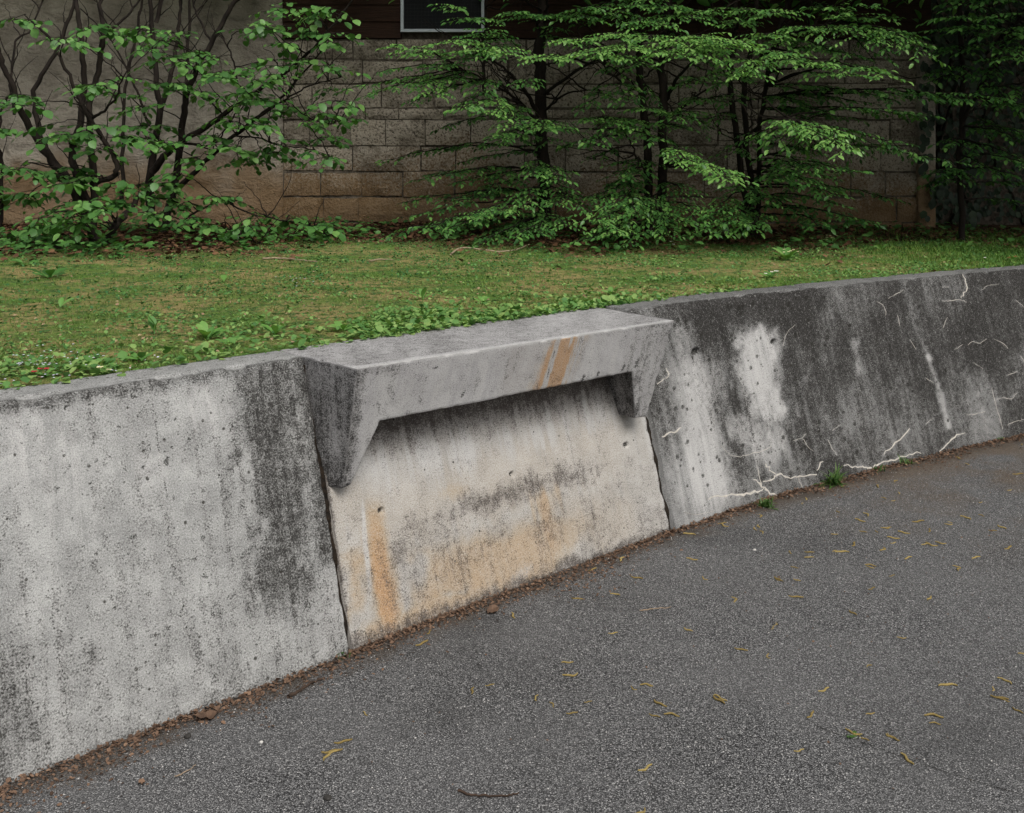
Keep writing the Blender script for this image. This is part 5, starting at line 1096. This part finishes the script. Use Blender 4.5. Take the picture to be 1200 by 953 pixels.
x = rng.uniform(-1.2, 4.8, 9000); y = rng.uniform(2, 7.5, 9000); fd_ = foot_dist(np.stack((x, y), -1)); below = np.interp(x, np.concatenate(([-3.5], [JL[0]], right_pts[:, 0])), np.concatenate(([.55], [JL[1]], right_pts[:, 1]))) - y
k = (below > .01) & (rng.random(9000) < (.06 + .9 * sstep(.2, 2.6, x) * sstep(2.2, .2, fd_))); x, y = x[k], y[k]; n = len(x); a = rng.uniform(0, 6.283, n)
dv = np.stack((np.cos(a), np.sin(a), rng.normal(.05, .2, n)), -1); up = np.stack((rng.normal(0, .4, n), rng.normal(0, .4, n), np.ones(n)), -1)
tag(obj('road_crumbs', leaves_mesh('road_crumbs', M_bud, LEAF_ROUND, np.stack((x, y, road_z(x, y) + .002), -1), dv, up, rng.uniform(.004, .010, n), rng.random(n), rng.uniform(.3, 1, n))), 'fine brown crumbs strewn over the asphalt', 'leaf litter', kind='stuff')
x = rng.uniform(-1.4, 3.2, 6000); y = rng.uniform(1.9, 5.5, 6000); k = np.interp(x, np.concatenate(([-3.5], [JL[0]], right_pts[:, 0])), np.concatenate(([.55], [JL[1]], right_pts[:, 1]))) - y > .02
x, y = x[k], y[k]; mbg = MB(); tv = np.array(((1, 0, 0), (-.6, .8, 0), (-.5, -.8, 0), (.1, .1, .8), (0, 0, -.5)))
tf = np.array((0, 1, 3, 1, 2, 3, 2, 0, 3)); sc = rng.uniform(.0015, .0038, len(x)) ; ang = rng.uniform(0, 6.283, len(x))
vv = np.empty((len(x), 5, 3)); vv[..., 0] = (tv[:, 0] * np.cos(ang)[:, None] - tv[:, 1] * np.sin(ang)[:, None]) * sc[:, None] + x[:, None]; vv[..., 1] = (tv[:, 0] * np.sin(ang)[:, None] + tv[:, 1] * np.cos(ang)[:, None]) * sc[:, None] + y[:, None]; vv[..., 2] = tv[:, 2] * sc[:, None] + road_z(x, y)[:, None] + .0008
mbg.add_np(vv.reshape(-1, 3), (tf[None] + 5 * np.arange(len(x))[:, None]).ravel(), np.full(3 * len(x), 3), np.repeat(rng.random(len(x)), 5))
tag(mbg.build('grit', mat_plain('grit_stone', (0.16, 0.16, 0.16), (0.60, 0.58, 0.55), 60, .8, use_rnd=True), None, False), 'pale stone grit on the asphalt surface', 'grit', kind='stuff')

# ---------------------------------------------------------------- catkins
M_cat = mat_plain('catkin', (0.20, 0.14, 0.045), (0.46, 0.35, 0.13), 160, .85, .002, use_rnd=True)
def catkin_mesh(seed, bend):
    r = random.Random(seed); mb = MB(); n = 15; pts, rad = [], []
    for k in range(n):
        t = k / (n - 1) - .5; pts.append((t, bend * (t * t * 2.0 - .2) + .05 * math.sin(9 * t + seed), .045 + .02 * math.sin(5 * t + seed))); rad.append(1.05 * (.028 + .034 * math.sin(math.pi * (t + .5)) ** .6) * (1.25 if k % 2 else .85))
    mb.tube(pts, rad, 6, seed / 6.0); v = np.concatenate(mb.v)
    return new_mesh('catkin', v, np.concatenate(mb.l), np.array(mb.t), M_cat, True, {'rnd': ('FLOAT', np.concatenate(mb.r))})
cat_meshes = [catkin_mesh(k, b) for k, b in enumerate((.1, .3, -.25, .5, -.05, -.45, .2))]
ca = []
z8 = lambda l: [(750 + x_ / 2.667, 600 + y_ / 2.667, a_) for x_, y_, a_ in l]; z9 = lambda l: [(350 + x_ / 2.667, 600 + y_ / 2.667, a_) for x_, y_, a_ in l]
ca += z8([(370, 45, .9), (382, 64, 1), (155, 70, 0), (262, 42, 1), (163, 150, .2), (200, 208, .6), (430, 210, 1), (490, 213, .5), (488, 267, 0), (296, 277, -.7), (530, 127, .2), (528, 143, -.2), (608, 71, 0), (630, 127, .2), (688, 30, .5), (697, 64, .5), (768, 53, 0), (792, 85, .4), (825, 68, .2), (870, 33, 0), (905, 60, -.4), (965, 42, .3), (1020, 20, .8), (1068, 12, .4), (1130, 48, .7), (1103, 60, 0), (1152, 114, -.2), (1048, 146, -.3), (990, 172, .3), (996, 180, -.3), (890, 105, 0), (938, 100, .4), (760, 120, -.2), (720, 175, .4), (788, 200, -.1), (725, 239, -.2), (905, 270, -.7), (665, 316, .7), (415, 362, -.4), (425, 352, -.9), (316, 431, .1), (150, 372, .6), (400, 450, 1.4), (818, 391, 0), (715, 480, -.1), (576, 556, -.2), (960, 540, 0), (1142, 527, .9), (1104, 552, -.8), (1124, 580, .3), (1136, 586, .9), (535, 633, -.4), (720, 631, 0), (918, 637, .1), (922, 660, 0), (665, 688, .4), (700, 706, .9), (778, 700, 1.2), (790, 704, 1), (835, 773, .6), (498, 742, 0), (62, 599, .4), (100, 633, .2), (45, 636, .1), (246, 588, 1), (20, 541, .2), (18, 800, -.6), (252, 582, .9), (1200, 440, .3), (1180, 620, .5)])
ca += z9([(920, 182, -.3), (1057, 210, .5), (990, 262, .2), (983, 384, -.1), (408, 380, -.8), (387, 414, -.9), (543, 560, .8), (598, 544, 0), (742, 583, -.6), (793, 602, 1.4), (905, 595, -.1), (840, 474, .2), (1045, 551, .8), (1088, 541, .1), (208, 631, .7), (140, 720, -.2), (95, 765, -.7), (105, 752, -.3), (850, 512, -.2), (1085, 800, -.6), (670, 330, 1.3), (1008, 150, 1.3), (870, 276, .2), (1070, 935, -.3), (855, 630, 0)])
rc_ = random.Random(99)
for _ in range(40):
    qx = 800 + 470 * rc_.random() ** .7; b0 = np.interp(qx, [800, 900, 1000, 1100, 1200, 1300], [622, 590, 561, 536, 514, 498]); ca.append((qx, b0 + 6 + 110 * rc_.random() ** 1.5, rc_.uniform(-1.4, 1.4)))
for k, (qx, qy, ang) in enumerate(ca):
    p = on_road(qx, qy); o = bpy.data.objects.new('catkin', cat_meshes[rc_.randrange(len(cat_meshes))]); L = rc_.uniform(.026, .060)
    o.location = (p[0], p[1], p[2] + .0012); o.rotation_euler = (0, 0, -math.atan2(math.sin(ang) * 2.2, math.cos(ang)) + rc_.uniform(-.45, .45)); o.scale = (L, L, L * .9); link(o)
    tag(o, 'yellow fallen catkin lying on the grey asphalt', 'catkin', 'catkins fallen on the road')

# ---------------------------------------------------------------- twigs, dry leaf, stone
M_twig = mat_plain('twig', (0.030, 0.020, 0.014), (0.075, 0.048, 0.034), 40, .9)
M_pale = mat_plain('pale_twig', (0.24, 0.17, 0.11), (0.40, 0.31, 0.22), 40, .9)
def twig(label, pts, r, mat, where=on_road, lift=.004):
    c = crom(np.array([where(*p) + np.array((0, 0, lift)) for p in pts]), 6); c += rng.normal(0, .0012, c.shape); mb = MB(); o = c[0].copy(); mb.tube(c - o, taper(len(c), r, r * .5), 6)
    ob = mb.build('twig', mat); ob.location = tuple(o); tag(ob, label, 'twig', 'fallen twigs')
twig('dark stick lying at the wall foot left of the niche', [(338, 818), (352, 810), (366, 801), (381, 796)], .006, M_twig)
twig('thin curved brown twig at the bottom edge of the road', [(538, 926), (550, 931), (572, 933), (594, 932), (608, 929)], .0035, M_twig)
twig('pale straight straw on the road below the right bracket', [(750, 718), (765, 716), (786, 715)], .0022, M_pale)
twig('pale bent twig on the lawn in front of the second shrub', [(308, 305), (330, 305), (352, 307), (372, 309)], .007, M_pale, on_lawn, .012)
twig('long pale branch on the soil below the single-trunked tree', [(528, 300), (540, 293), (560, 294), (584, 297), (604, 295), (620, 289)], .007, M_pale, on_lawn, .014)
twig('short pale twig at the lawn edge left of the middle', [(430, 309), (445, 306), (462, 307)], .006, M_pale, on_lawn, .012)
twig('pale straw lying beside the bottom left catkins', [(205, 914), (218, 908), (229, 900)], .0018, M_pale)
dl = on_road(243, 843)
def dry_leaf(label, p, size, rz, seed):
    r = random.Random(seed); n, m = 9, 5; V = []
    for i in range(n):
        for j in range(m):
            u, v = i / (n - 1), (j / (m - 1) - .5); w = math.sin(math.pi * min(u * .92 + .04, 1)) ** .7
            V.append(((u - .5) * size, v * w * size * .75, (.10 + .9 * (abs(v) * 2) ** 2 * .35 + .18 * math.sin(6 * u + seed)) * size * .35 + .004))
    V = np.array(V); V[:, 2] += rng.normal(0, .002, len(V)); f = [(i * m + j, (i + 1) * m + j, (i + 1) * m + j + 1, i * m + j + 1) for i in range(n - 1) for j in range(m - 1)]
    c_, s_ = math.cos(rz), math.sin(rz); V = V @ np.array(((c_, s_, 0), (-s_, c_, 0), (0, 0, 1))); V[:, 2] -= V[:, 2].min() - .002
    mb = MB(); mb.add(V, f, r.random()); o = mb.build('dry_leaf', M_bud); o.location = tuple(p); tag(o, label, 'dead leaf', 'single dead leaves')
dry_leaf('curled red-brown dead leaf lying at the foot of the left wall', dl, .060, .5, 1)
dry_leaf('small flat brown dead leaf on the road near the bottom left', on_road(166, 921), .022, 2.0, 2)
dry_leaf('crumpled brown dead leaf on the road under the niche', on_road(578, 719), .055, .9, 3)
def pebble(label, p, r, mat, seed):
    rr = random.Random(seed); mb = MB(); v, f = [], []; n, m = 8, 6
    for i in range(m + 1):
        th = math.pi * i / m
        for j in range(n): ph = 2 * math.pi * j / n; k_ = r * (1 + rr.uniform(-.18, .18)); v.append((k_ * math.sin(th) * math.cos(ph) * 1.2, k_ * math.sin(th) * math.sin(ph), k_ * math.cos(th) * .7 + r * .55))
    for i in range(m):
        for j in range(n): f.append((i * n + j, (i + 1) * n + j, (i + 1) * n + (j + 1) % n, i * n + (j + 1) % n))
    mb.add(v, f); o = mb.build('pebble', mat, smooth=True); o.location = tuple(p); tag(o, label, 'stone', 'loose stones')
M_peb = mat_plain('pebble_dark', (0.02, 0.019, 0.017), (0.06, 0.055, 0.05), 80, .8)
M_pebw = mat_plain('pebble_pale', (0.45, 0.43, 0.40), (0.6, 0.58, 0.55), 80, .8)
pebble('dark lump on the road below the left wall', on_road(220, 866), .009, M_peb, 1)
pebble('white pebble on the road right of the left wall foot', on_road(306, 871), .005, M_pebw, 2)
pebble('dark lump on the road near the bottom, beside two catkins', on_road(384, 937), .009, M_peb, 3)
pebble('white chip on the road under the blackened wall', on_road(884, 645), .006, M_pebw, 4)

# ---------------------------------------------------------------- plants on the lawn
def rosette(label, qx, qy, n, size, upright=.6, flowers=0, fcol=None, cat='plant', seed=0, where=on_lawn, mat=None, T=LEAF_DOCK, name='primrose_plant'):
    r = random.Random(seed + int(qx)); p = where(qx, qy); t = thing(name, p, label, cat, 'broad-leaved plants on the lawn'); o, d, u, s_ = [], [], [], []
    for k in range(n):
        a = 6.283 * k / n + r.uniform(-.4, .4); e = upright * r.uniform(.6, 1.2); dd = np.array((math.cos(a) * math.cos(e), math.sin(a) * math.cos(e), math.sin(e)))
        o.append((r.uniform(-.008, .008), r.uniform(-.008, .008), .002)); d.append(dd); u.append((-math.cos(a) * math.sin(e), -math.sin(a) * math.sin(e) - .25, math.cos(e))); s_.append(size * r.uniform(.65, 1.1))
    for k in range(n):
        me = leaves_mesh('leaf', mat or M_prim, T, o[k:k + 1], d[k:k + 1], u[k:k + 1], np.array(s_[k:k + 1]), np.array([r.random()])); obj('leaf', me, t)
    for k in range(flowers):
        fx, fy, fz = r.uniform(-.6, .6) * size, r.uniform(-.6, .3) * size, size * r.uniform(.35, .75); mb = MB(); mb.tube(np.array([(fx * .2, fy * .2, 0), (fx * .7, fy * .7, fz * .7), (fx, fy, fz)]), .0012, 4); st_ = mb.build('flower_stalk', M_clover, t)
        a = np.arange(5) * 1.2566 + r.random(); dv = np.stack((np.cos(a), np.sin(a) , 0 * a + .35), -1); up = np.tile(np.array((0, -.55, 1.0)), (5, 1))
        obj('petals', leaves_mesh('petals', fcol, LEAF_ROUND, np.tile((fx, fy, fz), (5, 1)), dv, up, .010), st_)
M_yel = mat_plain('pale_yellow_petal', (0.62, 0.58, 0.28), (0.72, 0.68, 0.42), 50, .7); M_redp = mat_plain('red_petal', (0.30, 0.02, 0.03), (0.45, 0.05, 0.05), 50, .6); M_wht = mat_plain('white_petal', (0.66, 0.64, 0.55), (0.78, 0.76, 0.66), 50, .7)
M_rust = mat_plain('rusty_petal', (0.26, 0.05, 0.03), (0.40, 0.12, 0.06), 50, .7)
rosette('plant with one tall upright pale leaf left of the niche', 183, 392, 3, .075, 1.35)
rosette('largest clump of broad green leaves above the left wall', 243, 398, 8, .085, .95)
rosette('small two-leaved seedling far left on the lawn', 70, 362, 3, .07, 1.1)
rosette('two-leaved plant at the lawn edge before the second shrub', 262, 331, 3, .085, 1.0)
rosette('dark broad leaves in shade at the far left of the lawn', 58, 326, 6, .12, .7, mat=M_hazel)
rosette('broad shaded leaves at the left edge beneath the shrubs', 30, 312, 5, .12, .6, mat=M_hazel)
rosette('low green rosette near the joint of the left wall', 322, 394, 7, .07, .9); rosette('flat rosette behind the near end of the hood', 402, 388, 6, .07, .7)
rosette('tiny rosette of three leaves far behind the hood', 716, 346, 4, .06, .9); rosette('small rosette beside the right end of the hood', 773, 356, 4, .05, .8)
rosette('leafy clump with pale yellow flowers above the blackened wall', 922, 305, 9, .12, .85, 7, M_yel); rosette('leafy clump with cream flowers, farthest back on the right lawn', 975, 286, 6, .10, .9, 7, M_yel)
rosette('low pale flowering plant right of the hood close to the blackened wall', 902, 326, 7, .065, .8, 4, M_wht); rosette('single upright leaf on the right lawn', 1032, 293, 3, .08, 1.0); rosette('upright pair of leaves on the right lawn', 1130, 292, 4, .09, .9)
rosette('small bright rosette near the top right end of the wall', 1160, 309, 6, .07, .7, 1, M_wht); rosette('plant with rust-red flower heads at the right edge', 1187, 306, 6, .06, .8, 6, M_rust); rosette('red-flowered primrose at the left above the wall', 52, 442, 7, .05, .6, 3, M_redp)
rosette('primrose with cream flowers, close to the left wall top', 122, 441, 6, .045, .7, 3, M_yel); rosette('small plant with white spikes at the soil edge below the twin trunks', 784, 290, 4, .06, .9, 3, M_wht)
rosette('bright leaves at the wall top at the far left', 12, 462, 6, .055, .6); rosette('low wide leaves between the cream primrose and the big clump', 165, 424, 8, .055, .7); rosette('bright rosette right beside the left wall top before the joint', 268, 404, 7, .055, .6)
rosette('upright bright leaves behind the front of the hood', 495, 352, 5, .07, 1.1); rosette('leaf tuft behind the middle of the hood', 565, 356, 6, .06, .8)
# weeds in the joint between wall and road
M_weed = mat_leaf('weed_blade', (0.035, 0.085, 0.018), (0.070, 0.150, 0.030), (0.120, 0.200, 0.050), .25)
def tuft(label, qx, qy, n, h, seed):
    r = random.Random(seed); p = on_road(qx, qy); t = thing('weed_tuft', p, label, 'weed', 'weeds at the foot of the wall'); o, d, u, s_ = [], [], [], []
    for k in range(n):
        a = r.uniform(0, 6.283); e = r.uniform(.05, 1.2); o.append((r.gauss(0, .016), r.gauss(0, .008), 0)); d.append((math.cos(a) * math.cos(e), math.sin(a) * math.cos(e) - .2, math.sin(e))); u.append((-math.cos(a) * math.sin(e), -math.sin(a) * math.sin(e), math.cos(e))); s_.append(h * r.uniform(.5, 1.1))
    obj('blades', leaves_mesh('blades', M_weed, (BLADE[0] * np.array((1, .11, 1.6)), BLADE[1], BLADE[2]), o, d, u, np.array(s_)), t)
    o = [(r.gauss(0, .014), r.gauss(0, .008), r.uniform(0, h * .4)) for _ in range(n // 2)]; d = [(r.gauss(0, 1), r.gauss(-.3, 1), .2) for _ in o]; obj('leaves', leaves_mesh('leaves', M_weed, LEAF_ROUND, o, d, np.tile((0, -.3, 1.), (len(o), 1)), np.array([r.uniform(.008, .016) for _ in o])), t)
tuft('green tuft below the lime crack on the blackened wall', 897, 594, 44, .075, 1); tuft('tallest grass tuft at the foot of the blackened wall', 977, 568, 60, .11, 2)
tuft('tiny green weed right of the tallest tuft', 1028, 552, 20, .05, 3); tuft('small weed third from the niche along the blackened wall', 1062, 545, 26, .06, 4); tuft('bit of green where the left wall meets the niche joint', 397, 769, 16, .028, 5); tuft('faint weed at the far end of the wall foot', 1172, 517, 14, .04, 6); tuft('sprig of moss on the road seam', 1000, 862, 9, .014, 7)
